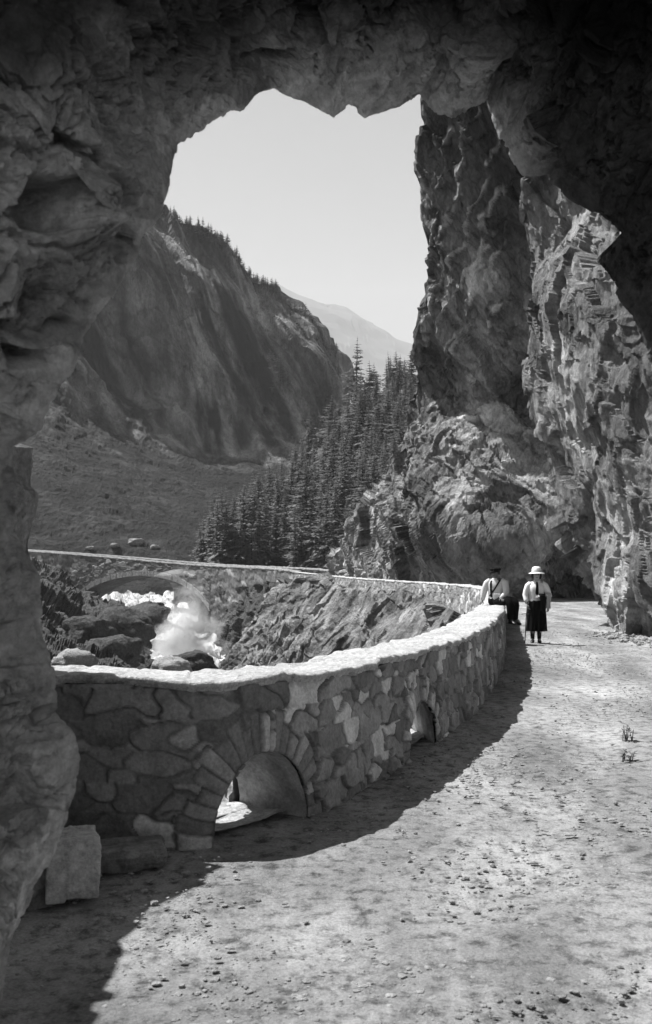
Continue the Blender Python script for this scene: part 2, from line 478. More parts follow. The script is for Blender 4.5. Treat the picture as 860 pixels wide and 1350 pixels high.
def build_cave():
    O = np.array(OUT, float)
    ang = np.unwrap(np.arctan2(O[:, 1] - VY, O[:, 0] - VX))
    rad = np.hypot(O[:, 0] - VX, O[:, 1] - VY)
    n = 1500
    # resample the outline along its own length (it may fold back in angle)
    seg = np.hypot(*(np.roll(O[:, :2], -1, 0) - O[:, :2]).T)
    t = np.concatenate([[0], np.cumsum(seg)])
    Oc = np.concatenate([O, O[:1]], 0)
    # denser along the part in the frame
    wgt = np.where((O[:, 0] > -100) & (O[:, 0] < 950) & (O[:, 1] < 1350), 1.0, .35)
    tt = np.concatenate([[0], np.cumsum(seg * wgt)])
    q = np.linspace(0, tt[-1], n, endpoint=False)
    px = np.interp(q, tt, Oc[:, 0]); py = np.interp(q, tt, Oc[:, 1]); de = np.interp(q, tt, Oc[:, 2])
    dx, dy = px - VX, py - VY
    # outward direction in the picture, smoothed so that the folds of the edge open out
    k = 61
    def sm(a):
        b = np.concatenate([a[-k:], a, a[:k]])
        return np.convolve(b, np.ones(k) / k, 'same')[k:-k]
    a = np.unwrap(np.arctan2(sm(dy), sm(dx)))
    ux, uy = np.cos(a), np.sin(a)
    pos = []
    # outside face, from far out towards the edge
    for m in (14, 8, 5, 3, 2, 1.3, .8, .5, .3, .2, .12, .06, .02):
        e = W(px, py, de)
        lat = np.stack([ux, 0 * ux, -uy], 1)
        p = e + lat * m * .9
        p[:, 1] += .10 * min(m, 1.5) + .0
        pos.append(p)
    # inside, flaring towards the camera
    Lout = 560.0
    for s in np.linspace(0, 1, 190):
        r = s * Lout
        d = de * (1 - .30 * s ** .9)
        pos.append(W(px + ux * r, py + uy * r, d))
    last = pos[-1]
    for s in np.linspace(0.03, 1, 40):
        p = last.copy()
        p[:, 1] = last[:, 1] * (1 - s) + (-1.0) * s
        g = 1 + .7 * min(1, s * 1.6)
        p[:, 0] *= g
        p[:, 2] = EYE + (p[:, 2] - EYE) * g
        pos.append(p)
    G = np.stack(pos, 0)
    N = grid_normals(G, True)
    axis = G.copy(); axis[..., 0] = 0; axis[..., 2] = EYE
    N = N * np.sign(((axis - G) * N)[20:].sum(-1).mean())
    P = G.reshape(-1, 3)
    R1 = P @ rot(.35, .5, .2).T
    big = chips(P, (.62, .62, .45), 3, 1.0, .6)
    med = chips(R1, (.26, .26, .13), 5, 1.3, .7)
    sml = chips(P @ rot(.8, .2, .5).T, (.10, .10, .055), 6, 1.3, .8)
    tiny = chips(P, .04, 7, 1.3, .8, .4, 0)
    fb = fbm(P * 2.2, 5, 21)
    fine = fbm(P * 16, 4, 25)
    _, f1, f2, _b = cells(R1 / np.array((.42, .42, .24)) + .25 * np.stack([fb, fine, fb], 1), 9)
    crack = np.clip(1 - (f2 - f1) / .07, 0, 1)
    _, g1, g2, _b = cells(R1 / np.array((.17, .17, .10)) + .3 * np.stack([fine, fb, fb], 1), 19)
    crack2 = np.clip(1 - (g2 - g1) / .08, 0, 1)
    D = (.16 * big + .11 * med + .030 * sml + .008 * tiny + .05 * fb + .010 * fine - .05 * crack - .022 * crack2).reshape(G.shape[:2])
    rows = np.arange(len(G))
    att = np.clip(np.abs(rows - 13) / 34.0, .16, 1)[:, None]
    D = D * att
    # hollows in the rock seen left of the mouth and a deep one at the upper right
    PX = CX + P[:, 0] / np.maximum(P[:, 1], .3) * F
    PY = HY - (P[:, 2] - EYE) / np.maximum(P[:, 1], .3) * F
    PX = PX.reshape(G.shape[:2]); PY = PY.reshape(G.shape[:2])
    front = (rows >= 14)[:, None]
    wx = 9 * fbm(P * 5, 4, 61).reshape(PX.shape); wy = 9 * fbm(P * 5, 4, 63).reshape(PX.shape)
    def hollow(cx, cy, rx, ry, depth, p=6, ang=0.0):
        c, s_ = math.cos(ang), math.sin(ang)
        X = ((PX + wx - cx) * c + (PY + wy - cy) * s_) / rx; Y = (-(PX + wx - cx) * s_ + (PY + wy - cy) * c) / ry
        e = np.exp(-(np.abs(X) ** p + np.abs(Y) ** p))
        return -depth * e * front
    D2 = hollow(48, 270, 34, 34, .32) + hollow(152, 252, 17, 24, .20, 6, -.3) + hollow(152, 305, 19, 30, .26, 6, -.2) \
        + hollow(40, 405, 32, 40, .12, 4) + hollow(92, 195, 40, 12, .14, 4, .45) + hollow(45, 478, 22, 12, .16, 4) \
        + hollow(84, 435, 20, 12, .12, 4, .4) + hollow(372, 80, 34, 10, .10, 4, -.1) + hollow(72, 940, 26, 10, .15, 4, -.2)
    G = G + N * (D + D2)[..., None]
    # shade of the upper right and the roof painted into the rock's tint
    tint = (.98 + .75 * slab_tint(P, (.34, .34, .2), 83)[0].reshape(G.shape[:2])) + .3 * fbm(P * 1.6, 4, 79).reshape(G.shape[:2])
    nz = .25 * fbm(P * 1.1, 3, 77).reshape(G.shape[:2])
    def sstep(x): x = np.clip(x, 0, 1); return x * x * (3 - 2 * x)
    wet = sstep((PX - 610) / 150 + nz) * sstep((620 - PY) / 200)  # upper right shade painted in, not damp rock
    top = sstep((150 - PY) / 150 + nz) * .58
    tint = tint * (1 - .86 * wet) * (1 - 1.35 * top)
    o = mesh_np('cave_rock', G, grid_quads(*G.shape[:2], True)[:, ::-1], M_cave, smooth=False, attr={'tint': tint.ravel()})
    tag(o, 'rough dark rock of the tunnel mouth framing the road', 'rock arch', kind='structure')
build_cave()

# ------------------------------------------------------------------ the parapet wall's plan: its road side edge (x, depth) and top height
PATH = [(-3.4, 6.15, 1.03), (-2.6, 6.12, 1.03), (-1.76, 6.08, 1.03), (-1.2, 6.03, 1.02), (-.74, 6.04, 1.0), (-.44, 6.32, 1.0), (0, 7.0, .98), (.43, 8.04, .95), (.93, 9.3, .93), (1.52, 10.98, .92), (2.13, 13.2, .92),
        (3.06, 17.3, .91), (3.78, 21.1, .86), (4.82, 27, .86), (5.9, 33, .92), (6.35, 38, .95), (6.15, 43, 1.0), (4.75, 52, 1.02), (2.7, 66, 1.05), (.7, 85, 1.12), (-2.6, 97, 1.4)]
BR = [(-2.6, 97, 1.4), (-5.65, 105, 1.72), (-16.6, 120, 2.25), (-28.0, 130, 3.2), (-40, 138, 4.1), (-60, 150, 5.4)]
def spline(pts, n):
    P = np.array(pts, float)
    P = np.concatenate([2 * P[:1] - P[1:2], P, 2 * P[-1:] - P[-2:-1]])
    out = []
    for i in range(1, len(P) - 2):
        p0, p1, p2, p3 = P[i - 1:i + 3]
        t0 = 0; t1 = t0 + np.linalg.norm(p1 - p0) ** .5; t2 = t1 + np.linalg.norm(p2 - p1) ** .5; t3 = t2 + np.linalg.norm(p3 - p2) ** .5
        t = np.linspace(t1, t2, n, endpoint=False)[:, None]
        A1 = (t1 - t) / (t1 - t0) * p0 + (t - t0) / (t1 - t0) * p1
        A2 = (t2 - t) / (t2 - t1) * p1 + (t - t1) / (t2 - t1) * p2
        A3 = (t3 - t) / (t3 - t2) * p2 + (t - t2) / (t3 - t2) * p3
        B1 = (t2 - t) / (t2 - t0) * A1 + (t - t0) / (t2 - t0) * A2
        B2 = (t3 - t) / (t3 - t1) * A2 + (t - t1) / (t3 - t1) * A3
        out.append((t2 - t) / (t2 - t1) * B1 + (t - t1) / (t2 - t1) * B2)
    out.append(P[-2:-1])
    return np.concatenate(out)
class Curve:
    def __init__(s, pts):
        s.c = spline(pts, 60)
        s.L = np.concatenate([[0], np.cumsum(np.linalg.norm(np.diff(s.c[:, :2], axis=0), axis=1))])
    def at(s, q):
        p = np.stack([np.interp(q, s.L, s.c[:, k]) for k in range(3)], -1)
        e = .05
        a = np.stack([np.interp(np.clip(q + e, 0, s.L[-1]), s.L, s.c[:, k]) for k in range(2)], -1)
        b = np.stack([np.interp(np.clip(q - e, 0, s.L[-1]), s.L, s.c[:, k]) for k in range(2)], -1)
        t = a - b; t = t / (np.linalg.norm(t, axis=-1, keepdims=True) + 1e-9)
        n = np.stack([t[..., 1], -t[..., 0]], -1)       # towards the road
        return p, t, n
    def nearest(s, x, y):
        return s.L[np.argmin((s.c[:, 0] - x) ** 2 + (s.c[:, 1] - y) ** 2)]
WALL = Curve(PATH)
TH = 0.5
HOLES = [(WALL.nearest(-.42, 6.36), .43, .50, .0), (WALL.nearest(.86, 9.1), .45, .46, .95)]   # arc position, half width, height

def stone_field(S, H, seed, sx=.29, sy=.19):
    """irregular masonry: (height offset, tint) at wall coordinates"""
    P = np.stack([S / sx, H / sy, 0 * S + .5], 1)
    P[:, 0] += .5 * (np.floor(P[:, 1]) % 2)
    P = P + .24 * np.stack([fbm(P * 1.2, 2, seed + 3), fbm(P * 1.2 + 40, 2, seed + 4), 0 * S], 1)
    P[:, 2] = .5
    I = np.floor(P).astype(np.int64); n = len(P)
    F1 = np.full(n, 1e9); F2 = np.full(n, 1e9); bx = np.zeros(n, np.int64); by = np.zeros(n, np.int64); vx = np.zeros(n); vy = np.zeros(n)
    for dx in (-2, -1, 0, 1, 2):
        for dy in (-2, -1, 0, 1, 2):
            c0, c1 = I[:, 0] + dx, I[:, 1] + dy; z = 0 * c0
            ax = P[:, 0] - (c0 + .5 + .9 * (h01(c0, c1, z, seed) - .5)); ay = P[:, 1] - (c1 + .5 + .85 * (h01(c0, c1, z, seed + 1) - .5))
            p = 4.0                                     # squarish stones
            D = (np.abs(ax) ** p + np.abs(ay) ** p) ** (1 / p) + .42 * (h01(c0, c1, z, seed + 9) - .5)
            near = D < F1
            F2 = np.where(near, F1, np.minimum(F2, D)); F1 = np.where(near, D, F1)
            bx[near] = c0[near]; by[near] = c1[near]; vx[near] = ax[near]; vy[near] = ay[near]
    z = 0 * bx
    e = np.clip((F2 - F1) / .11, 0, 1); e = e * e * (3 - 2 * e)
    off = h01(bx, by, z, seed + 5) - .5
    tl = (h01(bx, by, z, seed + 6) - .5) * vx + (h01(bx, by, z, seed + 7) - .5) * vy
    r = h01(bx, by, z, seed + 8)
    tint = .13 + .22 * r + .22 * (r > .9)
    return e * (.5 + .9 * off + .8 * tl), tint * e + .13 * (1 - e)

def build_wall():
    root = empty('parapet_wall', (0, 0, 0))
    tag(root, 'long curved rubble stone parapet wall along the gorge side of the road', 'wall')
    # arc positions, finer near the camera
    ss = [0.0]
    while ss[-1] < WALL.L[-1]:
        d = WALL.at(np.array([ss[-1]]))[0][0, 1]
        ss.append(ss[-1] + max(.011, d * .0016))
    ss = np.array(ss); ss[-1] = WALL.L[-1]
    p, t, n = WALL.at(ss)
    zt = p[:, 2] + .018 * fbm(np.stack([ss * 1.3, 0 * ss, 0 * ss], 1), 3, 5)
    verts, quads, tints = [], [], []
    base = 0
    for side in (0, 1):
        nh = 110 if side == 0 else 90
        zb = -.25 if side == 0 else (-2.6 + 2.3 * np.clip((p[:, 1] - 40) / 5, 0, 1) + (zt - .95) * (p[:, 1] > 60))[None]
        h = np.linspace(0, 1, nh)
        Z = zb + (zt[None] - .05 - zb) * h[:, None]
        S = np.repeat(ss[None], nh, 0)
        off, tint = stone_field(S.ravel(), Z.ravel(), 31 + side * 40)
        off = off.reshape(Z.shape); tint = tint.reshape(Z.shape)
        rough = fbm(np.stack([S.ravel() * 9, Z.ravel() * 9, 0 * S.ravel()], 1), 4, 8).reshape(Z.shape)
        S2, Z2 = S.copy(), Z.copy(); dead = np.zeros((nh - 1, len(ss) - 1), bool)
        for (s0, hw, hh, sk) in HOLES:
            s0 = s0 + (sk if side else 0)
            ax, ay = (S - s0) / hw, Z / hh
            rho = np.sqrt(ax ** 2 + np.maximum(ay, 0) ** 2)
            # ring of voussoirs
            rlim = 1.2 + .42 * h01(np.floor(np.arctan2(np.maximum(ay, 0), ax) / math.pi * 21 + .3 * np.sin(S * 9)).astype(np.int64), np.zeros(ax.shape, np.int64), np.zeros(ax.shape, np.int64), 19)
            ring = (rho > 1) & (rho < rlim) & (Z > -.02)
            an = np.arctan2(np.maximum(ay, 0), ax) / math.pi * 21 + .3 * np.sin(S * 9)
            kid = np.floor(an)
            ea = np.clip(np.minimum(an - kid, kid + 1 - an) / .1, 0, 1) * np.clip(np.minimum(rho - .98, rlim - rho) / .06, 0, 1)
            rr = h01(kid.astype(np.int64), kid.astype(np.int64) * 0 + int(s0 * 10), kid.astype(np.int64) * 0, 71 + side)
            off = np.where(ring, ea * (.55 + .8 * (rr - .5)), off); tint = np.where(ring, (.17 + .34 * rr ** 2) * ea + .10 * (1 - ea), tint)
            inside = (rho < 1)
            cin = inside[:-1, :-1] & inside[1:, :-1] & inside[:-1, 1:] & inside[1:, 1:]
            # pull the vertices just inside the edge onto it
            r_ = np.maximum(rho, 1e-3)
            nb = inside & (rho > .80)
            S2 = np.where(nb, s0 + (S - s0) / r_, S2); Z2 = np.where(nb & (Z > 0), Z / r_, Z2)
            cin2 = (rho[:-1, :-1] < .97) & (rho[1:, :-1] < .97) & (rho[:-1, 1:] < .97) & (rho[1:, 1:] < .97)
            ctr = (rho[:-1, :-1] + rho[1:, :-1] + rho[:-1, 1:] + rho[1:, 1:]) / 4
            dead |= (ctr < .985)
        pp, tt_, nn = WALL.at(S2.ravel())
        batter = (.06 if side == 0 else -.10) * (1 - Z2.ravel())
        offs = (0 if side == 0 else -TH) + batter
        amp = .045
        disp = (off.ravel() * amp + .008 * rough.ravel()) * (1 if side == 0 else -1)
        V = np.stack([pp[:, 0] + nn[:, 0] * (offs + disp - (.02 if side == 0 else -.02)), pp[:, 1] + nn[:, 1] * (offs + disp - (.02 if side == 0 else -.02)), Z2.ravel()], 1)
        Q = grid_quads(nh, len(ss))[~dead.ravel()]
        verts.append(V); quads.append((Q if side == 1 else Q[:, ::-1]) + base); tints.append(tint.ravel()); base += len(V)
    mesh_np('masonry', np.concatenate(verts), np.concatenate(quads), M_wall, root, attr={'tint': np.concatenate(tints)})
    # drain openings: barrel and sill
    for (s0, hw, hh, sk) in HOLES:
        a = np.linspace(-.06, math.pi + .06, 60)
        rows = []
        for w in np.linspace(.02, -TH - .04, 24):
            s = s0 + sk * min(max(-w / TH, 0), 1) + hw * 1.005 * np.cos(a); z = np.maximum(hh * 1.005 * np.sin(a), -.12)
            pp, tt_, nn = WALL.at(s)
            pr = np.stack([pp[:, 0] + nn[:, 0] * (w + .05 * (1 - z) - .03), pp[:, 1] + nn[:, 1] * (w + .05 * (1 - z) - .03), z], 1)
            rows.append(pr)
        G = np.stack(rows, 0)
        N = grid_normals(G); P = G.reshape(-1, 3)
        G = G + N * (.012 * facets(P, .12, 9) + .006 * fbm(P * 12, 3, 4)).reshape(G.shape[:2])[..., None]
        ti = .30 + .12 * fbm(P * 4, 3, 6)
        mesh_np('drain_arch', G, grid_quads(*G.shape[:2]), M_wall, root, attr={'tint': ti})
        # sill stone
        sx = np.linspace(-hw * .96, hw * .96, 40); wy = np.linspace(-.12, -TH - .12, 16)
        SS, WW = np.meshgrid(sx, wy)
        pp, tt_, nn = WALL.at((s0 + SS + sk * np.clip(-WW / TH, 0, 1)).ravel())
        zz = .02 + .02 * fbm(np.stack([SS.ravel() * 6, WW.ravel() * 6, 0 * SS.ravel()], 1), 3, 3)
        G = np.stack([pp[:, 0] + nn[:, 0] * WW.ravel(), pp[:, 1] + nn[:, 1] * WW.ravel(), zz], 1).reshape(SS.shape + (3,))
        mesh_np('drain_sill', G, grid_quads(*SS.shape), M_coping, root)
    # coping: rough flat stones along the top
    prof = [(.015, -.06), (.022, -.04), (.035, -.03), (.03, -.008), (.01, .0), (-.06, .003), (-.15, .004), (-.25, .005), (-.35, .004), (-.44, .003), (-.51, 0), (-.53, -.008), (-.535, -.03), (-.52, -.06)]
    rows = []
    idx = np.arange(0, len(ss), 2); s2 = ss[idx]; pz = zt[idx]
    p2, t2, n2 = WALL.at(s2)
    cell = np.floor(s2 / .46 + .5 * vnoise(np.stack([s2 * .8, 0 * s2, 0 * s2], 1), 3)).astype(np.int64)
    rnd = h01(cell, cell * 0, cell * 0, 5) - .5; rnd2 = h01(cell, cell * 0, cell * 0, 6) - .5
    joint = np.concatenate([[0], (np.diff(cell) != 0).astype(float)])
    joint = np.maximum(joint, np.roll(joint, -1))
    for (w, dz) in prof:
        edge = 1 if w > 0 else (-1 if w < -.5 else 0)
        ww = w + edge * (.03 * rnd + .025 * fbm(np.stack([s2 * 7, 0 * s2 + w * 5, 0 * s2], 1), 3, 12))
        z = pz + dz + .012 * rnd2 - .010 * joint + .014 * fbm(np.stack([s2 * 6, 0 * s2 + w * 6, 0 * s2], 1), 3, 14)
        rows.append(np.stack([p2[:, 0] + n2[:, 0] * ww, p2[:, 1] + n2[:, 1] * ww, z], 1))
    G = np.stack(rows, 0)
    mesh_np('coping', G, grid_quads(*G.shape[:2]), M_coping, root)
build_wall()

# ------------------------------------------------------------------ road: fans out from the wall on its landward side
def build_road():
    ss = [0.0]
    while ss[-1] < WALL.L[-1] - .3:
        d = WALL.at(np.array([ss[-1]]))[0][0, 1]
        ss.append(ss[-1] + max(.05, d * .006))
    ss = np.array(ss)
    p, t, n = WALL.at(ss)
    # the wall's end beyond the tunnel side: keep the fan from folding
    off = np.concatenate([[-.3], np.linspace(0, 1, 210) ** 1.15 * 22])
    X = p[None, :, 0] + n[None, :, 0] * off[:, None]; Y = p[None, :, 1] + n[None, :, 1] * off[:, None]
    P = np.stack([X.ravel(), Y.ravel(), 0 * X.ravel()], 1)
    zc = np.maximum(p[:, 2] - 1.02, -.0) * (p[:, 1] > 45)
    Z = np.repeat(zc[None], len(off), 0).ravel() + .018 * fbm(P * .9, 4, 2) + .007 * fbm(P * 7, 4, 9)
    wob = .25 * fbm(np.stack([P[:, 0] * .25, P[:, 1] * .25, P[:, 2]], 1), 2, 44)
    oo = np.repeat(off[:, None], len(ss), 1).ravel() + wob
    track = np.exp(-((oo - 1.35) / .22) ** 2) + np.exp(-((oo - 2.75) / .22) ** 2)
    Z = Z - .014 * track
    ti = 1 + .16 * track - .14 * np.exp(-((oo - 2.05) / .3) ** 2) + .16 * fbm(P * .5, 3, 46)
    G = np.stack([X, Y, Z.reshape(X.shape)], -1)
    o = mesh_np('road', G, grid_quads(*X.shape)[:, ::-1], M_road, attr={'tint': ti})
    tag(o, 'pale sunlit gravel mountain road curving under the cliff', 'road', kind='structure')
build_road()

# rubble slope just behind the near wall, on the gorge side
def build_verge():
    ss = np.linspace(0, WALL.nearest(5.9, 33), 500)
    p, t, n = WALL.at(ss)
    off = np.linspace(-TH + .1, -TH - 4.2, 90)
    X = p[None, :, 0] + n[None, :, 0] * off[:, None]; Y = p[None, :, 1] + n[None, :, 1] * off[:, None]
    k = (-off - TH)[:, None] + 0 * X
    Z = .02 - .10 * np.maximum(k, 0) - .16 * np.maximum(k - .6, 0) ** 2
    far = np.clip((p[:, 1] - 14) / 6, 0, 1)[None]
    Z = Z - far * 1.6
    P = np.stack([X, Y, Z], -1).reshape(-1, 3)
    Z = Z + (.16 * facets(P, .35, 4) + .08 * facets(P, .13, 7)).reshape(Z.shape) * np.clip(k / .4, 0, 1)
    o = mesh_np('rock_slope', np.stack([X, Y, Z], -1), grid_quads(*X.shape), M_rubble)
    tag(o, 'sunlit rubble slope dropping from the back of the parapet wall', 'slope', kind='structure')
build_verge()

# ------------------------------------------------------------------ reliefs: cliffs, mountain, gorge, each at its own distance
def relief(name, PX, PY, ctrl, disp, mat, label, cat, back=None, attr=None, smooth=False, thin=1e-3):
    """PX, PY: grids of photograph pixels; ctrl: depth in metres at pixels; disp(P) metres along the normal; back: sides carried round to the rear"""
    f = tps([(a, b, math.log(c)) for a, b, c in ctrl], 200.0, thin)
    D = np.exp(f(PX, PY))
    G = W(PX, PY, D)
    if back:
        for side, depth, steps in back:
            ext = []
            for k in range(1, steps + 1):
                q = k / steps
                e = {'left': G[:, :1], 'right': G[:, -1:], 'top': G[:1], 'bottom': G[-1:]}[side].copy()
                y_old = e[..., 1].copy()
                e[..., 1] += depth * q
                if side == 'left': e[..., 0] = np.where(e[..., 0] > 0, e[..., 0] * e[..., 1] / y_old, e[..., 0])
                if side == 'right': e[..., 0] = np.where(e[..., 0] < 0, e[..., 0] * e[..., 1] / y_old, e[..., 0])
                if side == 'left': e[..., 0] += depth * .35 * q * q
                if side == 'top': e[..., 2] -= depth * .25 * q * q
                ext.append(e)
            if side == 'left': G = np.concatenate(ext[::-1] + [G], 1)
            if side == 'right': G = np.concatenate([G] + ext, 1)
            if side == 'top': G = np.concatenate(ext[::-1] + [G], 0)
            if side == 'bottom': G = np.concatenate([G] + ext, 0)
    N = grid_normals(G)
    # normals towards the camera
    toc = -(G - np.array([0, 0, EYE])); s = np.sign((N * toc).sum(-1, keepdims=True)); N = N * np.where(np.median(s) < 0, -1, 1)
    P = G.reshape(-1, 3)
    d = disp(P)
    at = None
    if attr is not None:
        at = {'tint': attr(P, d)}
    G = G + N * d.reshape(G.shape[:2])[..., None]
    o = mesh_np(name, G, grid_quads(*G.shape[:2]), mat, smooth=smooth, attr=at)
    tag(o, label, cat, kind='structure')
    return G

# --- right-hand cliff: the tall dark mass
def ridged(P, octaves=4, seed=0):
    a, q, out = 1.0, 1.0, 0
    for k in range(octaves):
        n = 1 - np.abs(vnoise(P * q + 7.1 * k, seed + k)) * 2
        out = out + a * n; a *= .5; q *= 2.1
    return out
def cliff_disp(P, big=1.0):
    Q = P @ rot(0, .62, .2).T          # beds lean to the right
    w = Q + .35 * big * np.stack([fbm(P / (2.5 * big), 3, 121), fbm(P / (2.5 * big), 3, 122), fbm(P / (2.5 * big), 3, 123)], 1)
    b = big
    return b * (1.15 * chips(w, (3.6 * b, 4.5 * b, 11 * b), 101, 1.0, .6) +   .12 * ridged(w / np.array((2.2 * b, 3 * b, 9 * b)), 4, 131) + .44 * chips(w, (1.3 * b, 1.6 * b, 4.2 * b), 103, 1.2, .8) + .16 * chips(w, (.5 * b, .6 * b, 1.5 * b), 107, 1.3, .8) + .14 * facets(w, (.8 * b, 1.0 * b, 3.2 * b), 108, .3, 1, .1) + .16 * fbm(P / (3.0 * b), 4, 111) + .05 * chips(P, (.22 * b, .22 * b, .4 * b), 109, 1.2, .8, .9, 0))
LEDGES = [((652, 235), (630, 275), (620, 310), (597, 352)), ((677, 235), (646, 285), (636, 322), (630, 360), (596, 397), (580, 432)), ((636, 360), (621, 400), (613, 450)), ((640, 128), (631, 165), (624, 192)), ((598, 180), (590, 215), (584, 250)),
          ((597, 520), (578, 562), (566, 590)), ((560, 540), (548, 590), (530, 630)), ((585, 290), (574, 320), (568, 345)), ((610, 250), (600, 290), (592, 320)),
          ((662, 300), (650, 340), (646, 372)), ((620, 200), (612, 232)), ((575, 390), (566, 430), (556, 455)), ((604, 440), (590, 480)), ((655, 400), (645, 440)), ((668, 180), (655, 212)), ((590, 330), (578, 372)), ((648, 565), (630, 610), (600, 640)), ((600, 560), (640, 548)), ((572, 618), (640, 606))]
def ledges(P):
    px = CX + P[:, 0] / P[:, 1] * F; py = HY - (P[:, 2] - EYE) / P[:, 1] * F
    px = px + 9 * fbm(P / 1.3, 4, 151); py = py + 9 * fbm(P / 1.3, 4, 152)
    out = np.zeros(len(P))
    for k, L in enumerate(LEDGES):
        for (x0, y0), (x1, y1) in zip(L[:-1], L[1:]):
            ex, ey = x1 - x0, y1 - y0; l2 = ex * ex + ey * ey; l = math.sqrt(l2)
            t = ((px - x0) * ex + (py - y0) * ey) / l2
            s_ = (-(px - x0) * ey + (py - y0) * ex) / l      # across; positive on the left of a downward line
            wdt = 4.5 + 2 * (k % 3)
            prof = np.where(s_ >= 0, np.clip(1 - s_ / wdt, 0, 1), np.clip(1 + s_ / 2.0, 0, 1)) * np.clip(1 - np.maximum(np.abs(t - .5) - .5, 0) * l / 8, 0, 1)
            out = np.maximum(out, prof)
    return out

def cliff_tint(P, d):
    # shade painted darker high up, sunlight paler lower down, over random slab tones
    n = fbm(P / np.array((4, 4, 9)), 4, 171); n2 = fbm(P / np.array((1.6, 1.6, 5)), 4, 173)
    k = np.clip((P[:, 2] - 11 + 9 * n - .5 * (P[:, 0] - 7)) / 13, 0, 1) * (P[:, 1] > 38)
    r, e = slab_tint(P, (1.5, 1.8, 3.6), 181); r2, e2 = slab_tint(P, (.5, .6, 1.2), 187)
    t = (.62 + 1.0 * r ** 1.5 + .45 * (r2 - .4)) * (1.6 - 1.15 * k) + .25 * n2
    t = t * (1 - .45 * np.clip(1 - e / .05, 0, 1))
    t = t * (1 + 5.0 * np.clip(ledges(P) * (.75 + 1.2 * fbm(P / .8, 3, 155)), 0, 1)) if P[:, 1].mean() > 38 else t * 1.1  # sunlit streaks along the ledges painted pale into the tint
    return np.clip(t, .2, 3.0)

y = np.linspace(-420, 812, 560)
xl = lerp_table([(-420, 575), (100, 566), (128, 563), (180, 561), (215, 555), (245, 556), (280, 556), (310, 561), (350, 566), (380, 562), (420, 556), (460, 549), (500, 546), (540, 535), (580, 520), (620, 502), (650, 490), (680, 474), (710, 450), (735, 436), (812, 428)], y)
u = np.linspace(0, 1, 420)
PX = xl[:, None] + (930 - xl)[:, None] * u[None]; PY = np.repeat(y[:, None], len(u), 1)
CL = [(550, -420, 44), (550, 0, 52), (545, 130, 55), (542, 260, 57), (548, 350, 58), (536, 450, 60), (520, 550, 66), (495, 630, 74), (455, 700, 84), (432, 745, 90), (430, 812, 92),
      (620, -400, 42), (620, 0, 49), (620, 150, 52), (620, 300, 54), (620, 450, 56), (600, 510, 60), (575, 600, 59), (560, 690, 57), (540, 760, 66), (600, 775, 58), (600, 812, 59),
      (700, -400, 40), (700, 0, 47), (700, 200, 50), (700, 350, 52.5), (690, 480, 54.5), (630, 520, 58), (685, 530, 57), (640, 600, 55.5), (690, 600, 54.5), (640, 660, 53.5), (685, 670, 52.5), (615, 715, 53), (690, 725, 51.5), (740, 785, 57), (690, 812, 58),
      (800, -200, 42), (800, 300, 50), (800, 600, 52), (800, 800, 58), (930, 0, 42), (930, 500, 50), (930, 812, 54)]
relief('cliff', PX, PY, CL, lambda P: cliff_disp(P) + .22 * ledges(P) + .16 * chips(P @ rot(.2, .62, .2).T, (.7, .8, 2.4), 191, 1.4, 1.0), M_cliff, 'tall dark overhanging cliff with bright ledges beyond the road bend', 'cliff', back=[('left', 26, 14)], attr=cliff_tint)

# --- the nearer buttress at the right edge
y = np.linspace(-250, 870, 560)
xl = lerp_table([(-250, 690), (150, 690), (235, 690), (262, 690), (290, 684), (340, 694), (400, 698), (440, 694), (470, 700), (486, 689), (520, 702), (560, 715), (600, 724), (640, 735), (680, 748), (720, 765), (760, 782), (800, 796), (835, 806), (870, 812)], y)
u = np.linspace(0, 1, 330)
PX = xl[:, None] + (1130 - xl)[:, None] * u[None]; PY = np.repeat(y[:, None], len(u), 1)
BT = [(690, -250, 26), (690, 100, 28), (690, 240, 29.5), (690, 350, 30.5), (690, 480, 31), (725, 600, 30), (765, 720, 28), (800, 830, 25.7), (806, 870, 25.2),
      (735, 100, 25.5), (735, 240, 29), (770, 300, 27), (815, 320, 24), (735, 400, 27.5), (735, 480, 27.5), (770, 600, 27), (805, 720, 26), (835, 835, 24),
      (820, 100, 24), (830, 420, 24), (830, 520, 23.5), (850, 640, 23), (870, 760, 22), (890, 870, 20), (1000, 100, 19), (1000, 500, 19), (1000, 870, 16), (1130, 0, 13.5), (1130, 500, 13.5), (1130, 870, 13.5)]
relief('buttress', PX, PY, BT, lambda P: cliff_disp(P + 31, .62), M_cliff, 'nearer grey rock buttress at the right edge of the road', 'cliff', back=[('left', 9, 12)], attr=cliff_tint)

# --- wooded hillside behind the far end of the wall
x = np.linspace(225, 640, 260)
yt = lerp_table([(225, 752), (262, 742), (300, 715), (340, 680), (380, 640), (420, 592), (450, 556), (480, 530), (520, 505), (560, 490), (640, 470)], x)
v = np.linspace(0, 1, 170)
PX = np.repeat(x[None], len(v), 0); PY = yt[None] + (800 - yt)[None] * v[:, None]
HL = [(225, 752, 150), (225, 800, 145), (262, 742, 160), (340, 680, 195), (420, 592, 230), (480, 530, 255), (560, 490, 265), (640, 470, 265), (300, 790, 132), (400, 700, 160), (400, 790, 125), (500, 600, 200), (500, 700, 150), (500, 790, 115), (640, 600, 200), (640, 790, 115)]
def hill_disp(P):
    return 2.2 * chips(P, (9, 9, 7), 201, 1, .6) + .9 * chips(P, (3, 3, 2.6), 203, 1.2, .7) + 1.2 * fbm(P / 9, 4, 207)
HG = relief('hillside', PX, PY, HL, hill_disp, M_hill, 'steep wooded hillside left of the tall cliff', 'hillside', back=[('top', 60, 8)])
hill_f = tps([(a, b, math.log(c)) for a, b, c in HL], 200.0, 1e-3)

